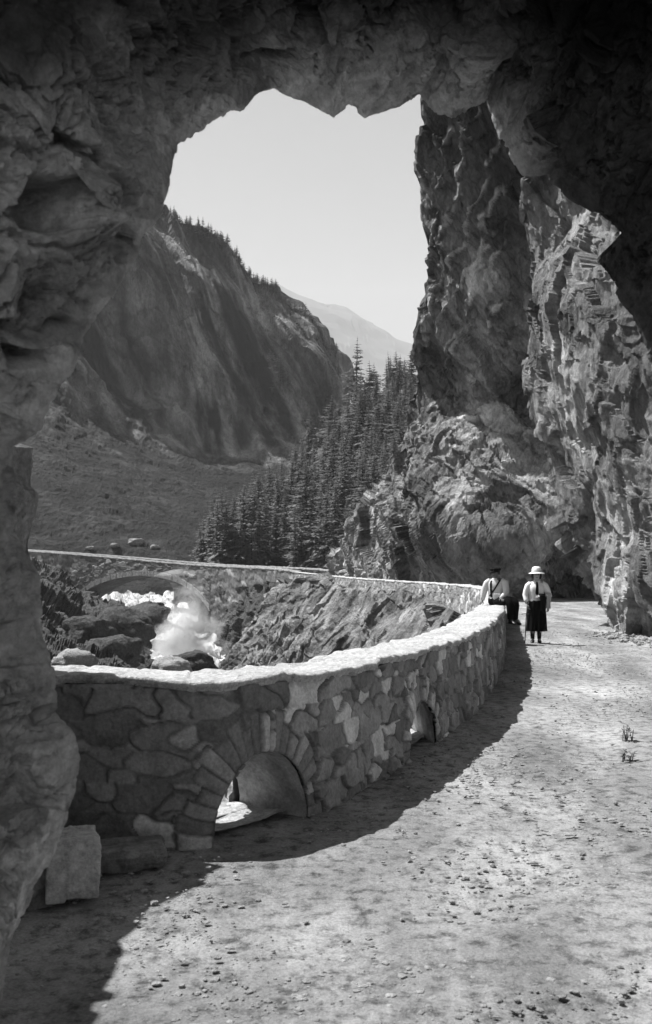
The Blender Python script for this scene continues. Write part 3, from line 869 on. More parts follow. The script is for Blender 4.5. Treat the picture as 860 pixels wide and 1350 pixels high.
# --- left mountain with its scree
x = np.linspace(-260, 640, 620)
RIDGE = [(-260, -60), (-100, 60), (60, 160), (150, 212), (200, 250), (225, 270), (250, 292), (280, 318), (310, 335), (340, 356), (370, 376), (395, 404), (415, 424), (432, 446), (446, 462), (453, 486), (462, 530), (490, 560), (640, 600)]
yt = lerp_table(RIDGE, x)
v = np.linspace(0, 1, 480)
PX = np.repeat(x[None], len(v), 0); PY = yt[None] + (815 - yt)[None] * v[:, None]
MT = [(-260, -60, 560), (-100, 60, 580), (60, 160, 600), (225, 270, 620), (340, 356, 640), (446, 462, 640), (462, 530, 620), (640, 600, 620), (-200, 300, 470), (0, 400, 480), (120, 420, 520), (200, 400, 570), (300, 430, 590), (400, 500, 600),
      (110, 540, 470), (160, 560, 480), (250, 590, 500), (340, 600, 520), (400, 600, 540), (-200, 560, 330), (0, 560, 370), (60, 620, 310), (150, 640, 330), (220, 660, 330), (290, 670, 340), (350, 660, 380), (450, 660, 380), (640, 700, 360),
      (-200, 720, 190), (50, 700, 230), (130, 720, 225), (220, 735, 222), (300, 740, 230), (400, 760, 240), (-200, 815, 150), (100, 815, 165), (250, 815, 172), (400, 815, 200), (640, 815, 220)]
MT = [(a, b, c if c < 150 else 150 * (c / 150) ** .62) for a, b, c in MT]
def mount_disp(P):
    Q = P @ rot(0, .42, 0).T
    gully = fbm(np.stack([Q[:, 0] / 15, Q[:, 1] / 34, Q[:, 2] / 80], 1), 5, 301)
    h = np.clip((P[:, 2] - 32) / 34, 0, 1)
    return h * (8 * gully + 6 * chips(Q, (24, 24, 60), 303, 1, .5) + 2.6 * chips(Q, (7, 7, 20), 305, 1.2, .7)) + (1 - h) * (2.6 * fbm(P / 26, 3, 309) + (.3 * chips(P, (4, 4, 3), 311, 1.2, .8))) + .4 * chips(P, (1.8, 1.8, 2.6), 313, 1.2, .8)
def mount_tint(P, d):
    n = fbm(P / 36, 4, 331); n2 = fbm(P / 9, 4, 335)
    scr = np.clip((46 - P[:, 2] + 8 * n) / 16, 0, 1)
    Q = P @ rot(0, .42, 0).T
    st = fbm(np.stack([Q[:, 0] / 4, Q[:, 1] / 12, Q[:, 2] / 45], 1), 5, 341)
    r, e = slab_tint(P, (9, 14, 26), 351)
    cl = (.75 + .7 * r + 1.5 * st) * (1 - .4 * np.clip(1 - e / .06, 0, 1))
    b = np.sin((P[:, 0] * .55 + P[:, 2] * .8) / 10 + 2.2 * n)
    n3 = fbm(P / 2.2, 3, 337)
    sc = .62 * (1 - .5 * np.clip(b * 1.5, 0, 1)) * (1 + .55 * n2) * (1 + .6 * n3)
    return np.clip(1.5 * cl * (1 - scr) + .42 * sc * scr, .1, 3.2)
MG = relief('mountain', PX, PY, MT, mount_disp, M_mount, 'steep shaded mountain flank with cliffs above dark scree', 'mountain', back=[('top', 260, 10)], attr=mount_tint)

# --- pale far mountain
x = np.linspace(250, 800, 220)
yt = lerp_table([(250, 330), (330, 352), (380, 384), (402, 391), (420, 397), (442, 397), (455, 403), (470, 411), (490, 426), (510, 435), (540, 445), (600, 480), (700, 440), (800, 470)], x)
v = np.linspace(0, 1, 90)
PX = np.repeat(x[None], len(v), 0); PY = yt[None] + (800 - yt)[None] * v[:, None]
FM = [(250, 330, 4500), (440, 400, 4500), (540, 445, 4500), (800, 470, 4500), (250, 780, 2000), (500, 780, 2000), (800, 780, 2000), (400, 560, 3300), (600, 600, 3200)]
relief('far_mountain', PX, PY, FM, lambda P: 45 * fbm(P / 420, 4, 401) + 8 * facets(P, (160, 160, 200), 403), M_far, 'pale hazy mountain peak behind the forest', 'mountain', back=[('top', 600, 5)])

# --- stratified rock of the gorge below the far part of the wall
y = np.linspace(0, 1, 330)
u = np.linspace(0, 1, 520)
def gtop(x): return lerp_table([(262, 760), (300, 776), (330, 772), (360, 764), (400, 766), (440, 769), (500, 773), (540, 779), (570, 790), (600, 806), (645, 826)], x)
yy_ = 762 + (985 - 762) * y
xl = lerp_table([(762, 372), (775, 360), (800, 337), (840, 311), (885, 284), (985, 225)], yy_)
PX = xl[:, None] + (645 - xl)[:, None] * u[None]
PY = gtop(PX) + (985 - gtop(PX)) * y[:, None]
GR = [(372, 764, 72), (337, 800, 68), (311, 840, 62), (284, 885, 56), (225, 985, 46), (400, 766, 70), (440, 769, 65), (500, 773, 56), (540, 779, 50), (570, 790, 44), (600, 806, 36), (645, 826, 26),
      (400, 830, 62), (370, 880, 56), (440, 830, 59), (440, 885, 54), (500, 830, 51), (500, 880, 46), (540, 840, 44), (570, 845, 39), (600, 850, 31), (645, 880, 22), (440, 985, 42), (540, 985, 32), (645, 985, 18), (330, 985, 46)]
def gorge_disp(P):
    w = fbm(P / 4.5, 3, 501)
    c = -.78 * P[:, 0] + .62 * P[:, 2] + .35 * w
    q = .62 * P[:, 0] + .78 * P[:, 2]
    z = c / .85; fz = z - np.floor(z); ids = np.floor(z).astype(np.int64)
    lay = np.where(fz < .82, fz / .82, (1 - fz) / .18) * (.35 + h01(ids, ids * 0, ids * 0, 5))
    z2 = c / .3 + .3 * w; f2 = z2 - np.floor(z2)
    S = np.stack([c / .55, q / 2.2, P[:, 1] / 2.0], 1); S2 = np.stack([c / .22, q / .8, P[:, 1] / .8], 1)
    return .42 * lay + .12 * np.where(f2 < .8, f2 / .8, (1 - f2) / .2) + .32 * chips(S, 1.0, 505, 1.2, .8) + .14 * chips(S2, 1.0, 507, 1.3, .9) + .35 * w + .12 * fbm(P / 1.2, 4, 509) - .3
def gorge_tint(P, d):
    r, e = slab_tint(P, (.9, 1.2, .5), 521)
    return np.clip(.6 + .9 * r + .3 * fbm(P / 2, 3, 523), .25, 2)
relief('gorge_rock', PX, PY, GR, gorge_disp, M_gorge, 'sunlit slanting rock strata below the far parapet', 'rock face', back=[('left', 10, 6), ('top', 4, 4)], attr=gorge_tint)

def bank_disp(P):
    return 2.2 * chips(P, (5, 5, 3.6), 601, 1, .7) + 1.0 * chips(P, (2, 2, 1.5), 603, 1.2, .8) + .4 * chips(P, (.7, .7, .5), 605, 1.2, .9)
# --- shaded rock wall on the far side of that spur, under the right end of the bridge
x = np.linspace(258, 430, 220)
yt = lerp_table([(258, 762), (300, 774), (340, 770), (370, 768), (430, 772)], x)
v = np.linspace(0, 1, 180)
PX = np.repeat(x[None], len(v), 0); PY = yt[None] + (985 - yt)[None] * v[:, None]
RB = [(258, 762, 124), (264, 800, 122), (278, 840, 116), (268, 885, 106), (258, 985, 90), (300, 775, 114), (310, 840, 106), (300, 900, 98), (370, 769, 98), (370, 840, 92), (430, 773, 88), (430, 850, 84), (370, 985, 80), (430, 985, 76)]
relief('river_bank', PX, PY, RB, lambda P: bank_disp(P) * .6, M_dbould, 'steep dark rock under the right end of the bridge', 'river bank', back=[('left', 14, 6)])

# --- left bank of the river
y = np.linspace(742, 960, 240)
xr = lerp_table([(742, 118), (765, 116), (782, 112), (795, 120), (805, 138), (815, 150), (828, 178), (838, 188), (860, 196), (885, 190), (960, 200)], y)
u = np.linspace(0, 1, 260)
PX = -150 + (xr + 150)[:, None] * u[None]; PY = np.repeat(y[:, None], len(u), 1)
LB = [(-150, 742, 120), (60, 742, 140), (118, 742, 150), (116, 770, 142), (120, 795, 130), (150, 815, 118), (188, 838, 100), (195, 870, 84), (200, 960, 52), (60, 780, 115), (60, 830, 88), (80, 880, 66), (-150, 880, 60), (60, 960, 42), (-150, 960, 40)]
relief('river_bank', PX, PY, LB, bank_disp, M_dbould, 'dark bouldery river bank below the stone bridge', 'river bank', back=[('right', 10, 6)])

# --- river tumbling under the bridge
y = np.linspace(768, 990, 220)
u = np.linspace(0, 1, 130)
PX = 60 + (330 - 60) * u[None] + 0 * y[:, None]; PY = np.repeat(y[:, None], len(u), 1)
RV = [(60, 768, 210), (330, 768, 210), (60, 790, 160), (200, 790, 160), (330, 790, 160), (60, 812, 138), (200, 812, 138), (330, 812, 138), (60, 840, 124), (200, 840, 120), (330, 840, 122), (60, 885, 92), (200, 885, 90), (330, 885, 92), (60, 990, 60), (330, 990, 60)]
relief('river', PX, PY, RV, lambda P: .9 * fbm(P / 4, 5, 701) + .4 * fbm(P / 1.2, 4, 703), M_water, 'white foaming river rushing down the gorge', 'river')

# ------------------------------------------------------------------ stone bridge carrying the road over the gorge
def build_bridge():
    root = empty('stone_bridge', (0, 0, 0))
    tag(root, 'low stone arch bridge carrying the road over the foaming river', 'bridge')
    C = Curve(BR)
    s = np.linspace(0, C.L[-1], 700)
    p, t, n = C.at(s)
    PXs = CX + p[:, 0] / p[:, 1] * F
    s_r, s_l = np.interp(-278, -PXs, s), np.interp(-92, -PXs, s)
    sc, hw = (s_r + s_l) / 2, (s_l - s_r) / 2
    crown = np.interp(sc, s, p[:, 2]) - 2.05
    rise = 4.3
    q = np.clip((s - sc) / hw, -1, 1)
    arch = crown - rise * (1 - np.sqrt(np.maximum(1 - (q * .93) ** 2, 0))) / (1 - math.sqrt(1 - .93 ** 2))
    inarch = np.abs((s - sc) / hw) < 1
    bottom = np.where(inarch, arch, -9.0)
    width = 4.6
    # spandrel walls and parapets (both faces), the vault, the deck
    nh = 60
    for nm, w, top, inner in (('spandrel_wall', 0.0, 0.0, -.4), ('spandrel_wall', width, 0.0, width + .4)):
        h = np.linspace(0, 1, nh)[:, None]
        Z = bottom[None] + (p[None, :, 2] + 0 * h - bottom[None]) * h
        P0 = np.stack([np.repeat((p[:, 0] + n[:, 0] * w)[None], nh, 0), np.repeat((p[:, 1] + n[:, 1] * w)[None], nh, 0), Z], -1)
        off, tint = stone_field(np.repeat(s[None], nh, 0).ravel(), Z.ravel(), 91, .9, .5)
        sg = -1 if w == 0 else 1
        Nn = np.repeat(n[None], nh, 0)
        P0[..., :2] += Nn * (sg * .12 * off.reshape(Z.shape))[..., None]
        mesh_np(nm, P0, grid_quads(nh, len(s)), M_wall, root, attr={'tint': tint * .72})
    rows = []
    for w in np.linspace(-.05, width + .05, 12):
        rows.append(np.stack([p[:, 0] + n[:, 0] * w, p[:, 1] + n[:, 1] * w, arch + .03], 1)[inarch])
    G = np.stack(rows, 0)
    mesh_np('vault', G, grid_quads(*G.shape[:2]), M_bridge, root)
    # ring of voussoirs on the gorge face
    mb = MB()
    k = 46
    qs = np.linspace(s_r + .15, s_l - .15, k + 1)
    for i in range(k):
        for (sa, sb) in ((qs[i] + .03, qs[i + 1] - .03),):
            th = .62 + .14 * random.random()
            pts = []
            for w in (-.10 - .06 * random.random(), .15):
                for (ss_, dz) in ((sa, 0), (sb, 0), (sb, th), (sa, th)):
                    pp, tt_, nn = C.at(np.array([ss_]))
                    qq = (ss_ - sc) / hw
                    zz = crown - rise * (1 - math.sqrt(max(1 - (qq * .93) ** 2, 0))) / (1 - math.sqrt(1 - .93 ** 2))
                    pts.append((pp[0, 0] + nn[0, 0] * w, pp[0, 1] + nn[0, 1] * w, zz + dz))
            f, b = pts[:4], pts[4:]
            mb.poly(f)
            for a in range(4):
                c = (a + 1) % 4
                mb.poly([f[a], f[c], b[c], b[a]])
    mb.build('arch_ring', M_bould, root, smooth=False)
    dk = []
    for w in np.linspace(.2, width - .2, 6):
        dk.append(np.stack([p[:, 0] + n[:, 0] * w, p[:, 1] + n[:, 1] * w, p[:, 2] - .95], 1))
    G = np.stack(dk, 0)
    mesh_np('deck', G, grid_quads(*G.shape[:2]), M_rubble, root)
    for w0, w1 in ((-.12, .42), (width - .42, width + .12)):
        rows = []
        for (w, dz) in ((w0, -.12), (w0, .04), ((w0 + w1) / 2, .07), (w1, .04), (w1, -.9)):
            z = p[:, 2] + dz + .03 * fbm(np.stack([s * 2, 0 * s + w, 0 * s], 1), 3, 3)
            rows.append(np.stack([p[:, 0] + n[:, 0] * w, p[:, 1] + n[:, 1] * w, z], 1))
        G = np.stack(rows, 0)
        mesh_np('coping', G, grid_quads(*G.shape[:2]), M_bould, root)
build_bridge()

# ------------------------------------------------------------------ boulders
def ico(sub):
    bm = bmesh.new(); bmesh.ops.create_icosphere(bm, subdivisions=sub, radius=1.0)
    V = np.array([v.co[:] for v in bm.verts]); Fc = np.array([[v.index for v in f.verts] for f in bm.faces]); bm.free()
    return V, Fc
ICO5, ICO4, ICO1 = ico(6), ico(4), ico(1)
def boulder(loc, size, seed, mat, label, group=None, rz=0.0, box=0.0, res=ICO4, name='boulder', amp=1.0, cat='boulder'):
    V, Fc = res
    V = V.copy()
    if box:
        m = np.abs(V).max(1, keepdims=True); V = V * (1 - box) + box * V / m * .85
    d = .34 * chips(V + seed * 3.7, .9, seed, 1, .6) + .13 * chips(V + seed, .35, seed + 3, 1.2, .8) + .06 * fbm(V * 3 + seed, 4, seed)
    V = V * (1 + amp * d)[:, None] * np.array(size)
    o = mesh_np(name, V, Fc, mat, smooth=True)
    o.location = loc; o.rotation_euler = (0, 0, rz)
    tag(o, label, cat, group)
    return o
def bw(px, py, d, dz=0.0):
    p = W(px, py, d); return (float(p[0]), float(p[1]), float(p[2]) + dz)

boulder((-1.30, 5.02, .18), (.155, .15, .18), 3, M_block, 'pale squared stone block leaning at the foot of the tunnel rock', rz=.35, box=.85, res=ICO5, amp=.30)
boulder((-1.15, 5.62, .05), (.27, .17, .075), 5, M_bould, 'flat dark slab lying between the stone block and the wall', rz=.3, box=.5, res=ICO5, amp=.5)
boulder((-1.62, 4.95, .22), (.24, .22, .34), 8, M_bould, 'rounded boulder tucked behind the pale squared block', res=ICO5, rz=.8, box=.3)
for i, (px, py, d, s, lab) in enumerate([
        (100, 874, 62, (1.5, 1.1, .85), 'sunlit pale boulder on the near left river bank'),
        (118, 838, 86, (2.6, 2.2, 1.9), 'broad dark boulder on the river bank under the left bridge end'),
        (165, 832, 92, (3.1, 2.2, 2.3), 'largest dark boulder beside the lower cascade'),
        (152, 860, 76, (2.2, 1.6, 1.4), 'dark boulder below the largest one by the cascade'),
        (193, 818, 112, (3.0, 2.4, 1.7), 'dark boulder splitting the river just below the bridge arch'),
        (146, 803, 128, (2.0, 1.6, 1.0), 'dark boulder in the white water under the left side of the arch'),
        (196, 806, 126, (2.6, 1.8, 1.2), 'dark boulder in the white water under the middle of the arch'),
        (226, 882, 66, (1.4, 1.2, .85), 'low wet boulder with bright top right of the cascade foot'),
        (256, 878, 68, (1.7, 1.3, 1.0), 'wet dark boulder between the cascade foot and the slanting strata'),
        ]):
    boulder(bw(px, py, d), s, 40 + i, M_bould if i in (0, 7) else M_dbould, lab, 'boulders in the river gorge', rz=i * 1.3, box=.25)
for i, (px, py, d, s, lab) in enumerate([
        (152, 719, 200, (.9, .8, .45), 'pale rounded boulder on the scree, left of a group of three'),
        (180, 716, 205, (1.9, 1.3, .8), 'biggest pale boulder on the scree above the bridge'),
        (205, 722, 200, (1.1, .9, .5), 'pale flat boulder on the scree right of the biggest one'),
        (120, 724, 205, (.8, .7, .4), 'small pale boulder on the scree nearest the tunnel rock')]):
    qx, qy = CX + MG[..., 0] / MG[..., 1] * F, HY - (MG[..., 2] - EYE) / MG[..., 1] * F
    k = np.argmin(((qx - px) ** 2 + (qy - py) ** 2)[12:].ravel()) + 12 * MG.shape[1]
    q = MG.reshape(-1, 3)[k]
    boulder((float(q[0]), float(q[1]) - .4, float(q[2]) + .2), s, 60 + i, M_bould, lab, 'pale boulders on the scree', rz=i * .9, box=.3)

# rock shoulder added outside the tunnel, shaped for its shadow on the road
def build_spur():
    plan = np.array([(-1.88, 6.3), (-2.05, 5.75), (-2.25, 5.2), (-2.22, 4.2), (-2.6, 3.9), (-4.2, 4.2), (-4.4, 6.8), (-3.0, 7.0)])
    top = np.array([2.45, 2.45, 2.45, 2.6, 2.4, 2.6, 2.6, 2.4])
    n = 260; t = np.arange(len(plan) + 1); q = np.linspace(0, len(plan), n, endpoint=False)
    X = np.interp(q, t, np.append(plan[:, 0], plan[0, 0])); Y = np.interp(q, t, np.append(plan[:, 1], plan[0, 1])); T = np.interp(q, t, np.append(top, top[0]))
    rows = []
    for k in np.linspace(0, 1, 90): rows.append(np.stack([X, Y, -.3 + (T + .3) * k], 1))
    c = np.array([-3.2, 5.5, 2.9])
    for k in np.linspace(.04, 1, 50): rows.append(rows[89] * (1 - k) + c * k)
    G = np.stack(rows, 0); N = grid_normals(G, True)
    N = N * np.sign(((G - np.array([-3.2, 5.5, 1.0])) * N).sum(-1).mean()); P = G.reshape(-1, 3)
    d =   .06 * chips(P, (.5, .5, .4), 15, 1, .6) + .05 * chips(P, .2, 16, 1.2, .8) + .02 * fbm(P * 5, 3, 3)
    return mesh_np('shading_rock_spur', G + N * d.reshape(G.shape[:2])[..., None], grid_quads(*G.shape[:2], True), M_bould, smooth=False)
o = build_spur()
tag(o, 'rock shoulder shaped for its shadow on the road, outside the tunnel mouth beside the wall', 'rock', kind='structure')

# ------------------------------------------------------------------ loose stones (nobody could count them)
def scatter(name, pts, sizes, mat, label, seed, squash=.6):
    V0, F0 = ICO1
    n = len(pts); rng = np.random.default_rng(seed)
    V = np.repeat(V0[None], n, 0) * (1 + .3 * rng.uniform(-1, 1, (n, len(V0), 1)))
    sc = np.stack([rng.uniform(.7, 1.3, n), rng.uniform(.7, 1.3, n), rng.uniform(.5, 1, n) * squash], 1) * sizes[:, None]
    a = rng.uniform(0, 6.28, n)
    V = V * sc[:, None]
    X = V[..., 0] * np.cos(a)[:, None] - V[..., 1] * np.sin(a)[:, None]; Y = V[..., 0] * np.sin(a)[:, None] + V[..., 1] * np.cos(a)[:, None]
    V = np.stack([X, Y, V[..., 2]], -1) + pts[:, None]
    Fq = (F0[None] + (np.arange(n) * len(V0))[:, None, None]).reshape(-1, 3)
    o = mesh_np(name, V, Fq, mat, smooth=False)
    tag(o, label, name, kind='stuff')
    return o
def wall_side(X, Y):
    """metres from the wall's road side edge, positive on the road"""
    out = np.empty(len(X))
    for i in range(0, len(X), 4000):
        dx = X[i:i + 4000, None] - WALL.c[None, :, 0]; dy = Y[i:i + 4000, None] - WALL.c[None, :, 1]
        k = np.argmin(dx ** 2 + dy ** 2, 1)
        t = np.gradient(WALL.c[:, :2], axis=0)[k]; t /= np.linalg.norm(t, axis=1, keepdims=True)
        j = np.arange(len(k))
        out[i:i + 4000] = dx[j, k] * t[:, 1] - dy[j, k] * t[:, 0]
    return out
rng = np.random.default_rng(5)
Y = 3.2 + 30 * rng.uniform(0, 1, 60000) ** 2.0; X = rng.uniform(-2.2, 8, 60000)
keep = (wall_side(X, Y) > .05)
X, Y = X[keep], Y[keep]
cl = fbm(np.stack([X * .9, Y * .6, 0 * X], 1), 3, 3)
keep = rng.uniform(-1, 1, len(X)) < cl * 1.6 + .0
X, Y = X[keep], Y[keep]
sz = .005 + .017 * rng.uniform(0, 1, len(X)) ** 4
scatter('gravel', np.stack([X, Y, .006 + 0 * X], 1), sz, M_rubble, 'loose gravel and small stones strewn over the road', 1)
# fallen stones at the foot of the buttress
n = 1500
Y = rng.uniform(8, 26, n); base = np.interp(Y, [8, 14, 20, 24, 26], [9, 8.4, 8.0, 7.6, 7.8])
X = base - np.abs(rng.normal(0, .55, n)) + .3
scatter('rubble', np.stack([X, Y, .02 + 0 * X], 1), .02 + .09 * rng.uniform(0, 1, n) ** 3, M_rubble, 'fallen stones at the foot of the rock buttress', 2, .8)

# ------------------------------------------------------------------ spruces
def spruce_mesh(seed, H=12.0, levels=30, per=8, detail=4, spread=2.3, skip=.1):
    r = random.Random(seed)
    f = MB()
    gap = [r.uniform(0, 6.28) for _ in range(3)]
    for i in range(levels):
        q = (i + r.uniform(-.3, .3)) / (levels - 1)
        q = min(max(q, 0), 1)
        z = H * (.07 + .91 * q)
        L0 = spread * (1 - q) ** .85 * (1 if q > .1 else .75) + .14
        for k in range(per if q < .9 else 5):
            a = 6.283 * (k + r.random()) / per
            L = L0 * r.uniform(.5, 1.2) * (1 + .25 * math.sin(q * 11 + gap[1] + 2 * math.sin(a + gap[2])))
            if r.random() < skip + .3 * (math.sin(a * 1.5 + gap[0] + q * 7) > .8): continue
            droop = r.uniform(.10, .45) * (1 - .6 * q)
            ca, sa = math.cos(a), math.sin(a)
            for j in range(detail):
                t = (j + .35) / detail
                x, zz = L * t, z + L * (.10 * t - droop * t * t) + r.uniform(-.05, .05)
                w = L * .30 * (1.05 - t * .75) * r.uniform(.7, 1.2) + .03
                l = L / detail * 1.25
                tiltw = r.uniform(-.35, .35)
                c = Vector((ca * x, sa * x, zz)); e = Vector((ca, sa, .1 - 2 * droop * t)).normalized(); s = Vector((-sa, ca, tiltw)).normalized()
                hang = Vector((0, 0, -w * r.uniform(.2, .7)))
                f.poly([c - e * l * .5, c + s * w + hang, c + e * l * .65 + hang * .4])
                f.poly([c - e * l * .5, c + e * l * .65 + hang * .4, c - s * w + hang * r.uniform(.6, 1.4)])
                if r.random() < .6:
                    f.poly([c - e * l * .4, c + hang * 1.6 + s * r.uniform(-.1, .1), c + e * l * .4 + hang])
    # leader
    f.poly([(0.05, 0, H * .95), (-.05, .03, H * .95), (0, 0, H * 1.03)])
    t = MB()
    t.tube([(0, 0, -.8), (0, 0, H * .3), (.03, 0, H * .7), (0, 0, H * .99)], [.17, .13, .07, .012], 7)
    return f, t
PROTO = []
for i in range(4):
    f, t = spruce_mesh(500 + i, 12.0, (30, 26, 24, 20)[i], (7, 8, 8, 9)[i], 4, (2.1, 2.9, 3.5, 4.0)[i], (.12, .2, .22, .15)[i])
    PROTO.append((f, t))
SP = []
def spruce_proto(i):
    f, t = PROTO[i]
    root = empty('spruce_tree', (0, 0, 0))
    t.build('trunk', M_bark, root)
    f.build('crown', M_needle, root, smooth=False)
    return root
for i in range(4): SP.append(spruce_proto(i))
used = [False] * 4
def put_spruce(px, py, d, h, label, group, kind=None):
    i = random.randrange(4) if kind is None else kind
    root = SP[i]
    if used[i]:
        r = root.copy(); COL.objects.link(r)
        for ch in list(root.children):
            c = ch.copy(); COL.objects.link(c); c.parent = r
        root = r
    used[i] = True
    root.location = on_hill(px, py)
    k = h / 12.0
    root.scale = (k * random.uniform(.75, 1.25),) * 2 + (k,)
    root.rotation_euler = (random.gauss(0, .03), random.gauss(0, .03), random.uniform(0, 6.28))
    tag(root, label, 'spruce', group)
    return root
random.seed(21)
HPX, HPY = CX + HG[..., 0] / HG[..., 1] * F, HY - (HG[..., 2] - EYE) / HG[..., 1] * F
def on_hill(px, py):
    k = np.argmin(((HPX - px) ** 2 + (HPY - py) ** 2)[8:].ravel()) + 8 * HG.shape[1]
    p = HG.reshape(-1, 3)[k]
    return (float(p[0]), float(p[1]), float(p[2]) - .25)
def hd(px, py): return float(np.exp(hill_f(np.array([px]), np.array([py])))[0])
G_SP = 'spruces on the hillside'
for px, py, h, lab in [(469, 545, 19.5, 'tallest spruce standing up against the sky above the hillside forest'),
                       (490, 540, 12.5, 'second highest skyline spruce just right of the tallest one'),
                       (514, 530, 8.5, 'small skyline spruce beside the dark cliff edge'),
                       (283, 745, 10.5, 'bushy pale spruce standing alone at the left end of the forest beside the bridge')]:
    put_spruce(px, py, hd(px, py), h, lab, G_SP)
cand = []
tries = 0
while len(cand) < 280 and tries < 6000:
    tries += 1
    px = random.uniform(268, 545); t = random.random() ** .8
    yt_ = lerp_table([(225, 752), (262, 742), (300, 715), (340, 680), (380, 640), (420, 592), (450, 556), (480, 530), (520, 505), (560, 490), (640, 470)], px)
    py = yt_ + (760 - yt_) * t
    if 345 < px < 445 and py > 705 and random.random() < .85: continue        # open rock
    if any((px - a) ** 2 + (1.4 * (py - b)) ** 2 < 8.2 ** 2 for a, b in cand): continue
    cand.append((px, py))
for px, py in cand:
    put_spruce(px, py + 3, hd(px, py), random.choice((random.uniform(4, 8), random.uniform(7.5, 12.5), random.uniform(9, 13))), 'dark spruce crowded among others in the hillside forest left of the tall cliff', G_SP)

# trees along the ridge of the left mountain
def small_tree(seed):
    f, t = spruce_mesh(seed, 8.0, 9, 6, 2, 2.2)
    i0 = len(f.v)
    f.v += t.v; f.f += [tuple(i + i0 for i in q) for q in t.f]; f.m += [1] * len(t.f)
    return f
random.seed(33)
RT = []
for i in range(3):
    RT.append(small_tree(700 + i).build('pine_tree', [M_needle, M_bark], smooth=False))
mt_f = tps([(a, b, math.log(c)) for a, b, c in MT], 200.0, 1e-3)
usedr = [False] * 3
def put_small(px, py, d, h, label, group):
    i = random.randrange(3); o = RT[i]
    if usedr[i]:
        o = o.copy(); COL.objects.link(o)
    usedr[i] = True
    o.location = bw(px, py, d); k = h / 8.0
    o.scale = (k * random.uniform(1.0, 1.9),) * 2 + (k,); o.rotation_euler = (0, 0, random.uniform(0, 6.28))
    tag(o, label, 'tree', group)
def on_px(G):
    return CX + G[..., 0] / G[..., 1] * F, HY - (G[..., 2] - EYE) / G[..., 1] * F
MPX, MPY = on_px(MG[8:60])
top_i = np.argmin(MPY, 0)
cols = [c for c in range(MG.shape[1]) if 222 < MPX[top_i[c], c] < 456]
for i in range(250):
    c = random.choice(cols); r = top_i[c] + random.choice((0, 0, 0, 1, 1, 2, 3, 4, 6, 9))
    p = MG[8 + r, c]
    px, py = CX + p[0] / p[1] * F, HY - (p[2] - EYE) / p[1] * F
    put_small(px, py, p[1], random.uniform(1.3, 4.2), 'tiny dark tree on the skyline ridge of the left mountain', 'trees along the mountain ridge')
for i in range(14):
    px, py = 368 + random.gauss(0, 7), 497 + random.gauss(0, 9)
    d = float(np.exp(mt_f(np.array([px]), np.array([py])))[0]) - 9
    put_small(px, py, d, random.uniform(4, 7), 'dark tree in the small clump on a ledge of the left mountain face', 'trees on the mountain ledge')

# bushes in front of the forest and along the bridge
random.seed(44)
ok = [(r, c) for r in range(150, MG.shape[0], 3) for c in range(MG.shape[1]) if 25 < CX + MG[r, c, 0] / MG[r, c, 1] * F < 300 and 590 < HY - (MG[r, c, 2] - EYE) / MG[r, c, 1] * F < 730]
for i in range(70):
    r, c = random.choice(ok); p = MG[r, c]
    px, py = CX + p[0] / p[1] * F, HY - (p[2] - EYE) / p[1] * F
    put_small(px, py + 1, p[1], random.uniform(.7, 1.9), 'low dark scrub tree scattered on the scree slope beyond the bridge', 'scrub trees on the scree')
def bush(loc, r, seed, label, group):
    rr = random.Random(seed); f = MB()
    for k in range(420):
        v = Vector((rr.gauss(0, 1), rr.gauss(0, 1), rr.gauss(0, 1))).normalized()
        q = r * (.55 + .5 * rr.random()) * (.8 + .35 * math.sin(v.x * 4 + seed) * math.cos(v.y * 3 + v.z * 4))
        c = Vector((v.x * q, v.y * q, abs(v.z) * q * 1.1)); s = r * rr.uniform(.06, .15)
        a = Vector((rr.gauss(0, 1), rr.gauss(0, 1), rr.gauss(0, 1))).normalized(); b = v.cross(a)
        f.poly([c + a * s, c + b * s, c - a * s, c - b * s * .6])
    root = empty('bush', loc)
    f.build('foliage', M_bush, root, smooth=False)
    t = MB()
    for k in range(5):
        a = k * 1.26
        t.tube([(0, 0, -.3), (.25 * r * math.cos(a), .25 * r * math.sin(a), .5 * r), (.55 * r * math.cos(a), .55 * r * math.sin(a), r * .85)], [.05 * r, .035 * r, .01 * r], 6)
    t.build('stem', M_bark, root)
    tag(root, label, 'bush', group)
for i, (px, py, r, lab) in enumerate([(312, 752, 2.0, 'leafy bush right of the bushy pale spruce by the bridge end'), (262, 748, 1.3, 'small bush left of the bushy pale spruce'), (372, 722, 2.2, 'bush on the bare rock below the forest'), (335, 738, 1.7, 'bush low on the slope between forest and bridge'), (420, 735, 1.6, 'bush beside the foot of the cliff spur')]):
    bush(bw(px, py, hd(px, py) - 3), r, i, lab, 'bushes below the forest')

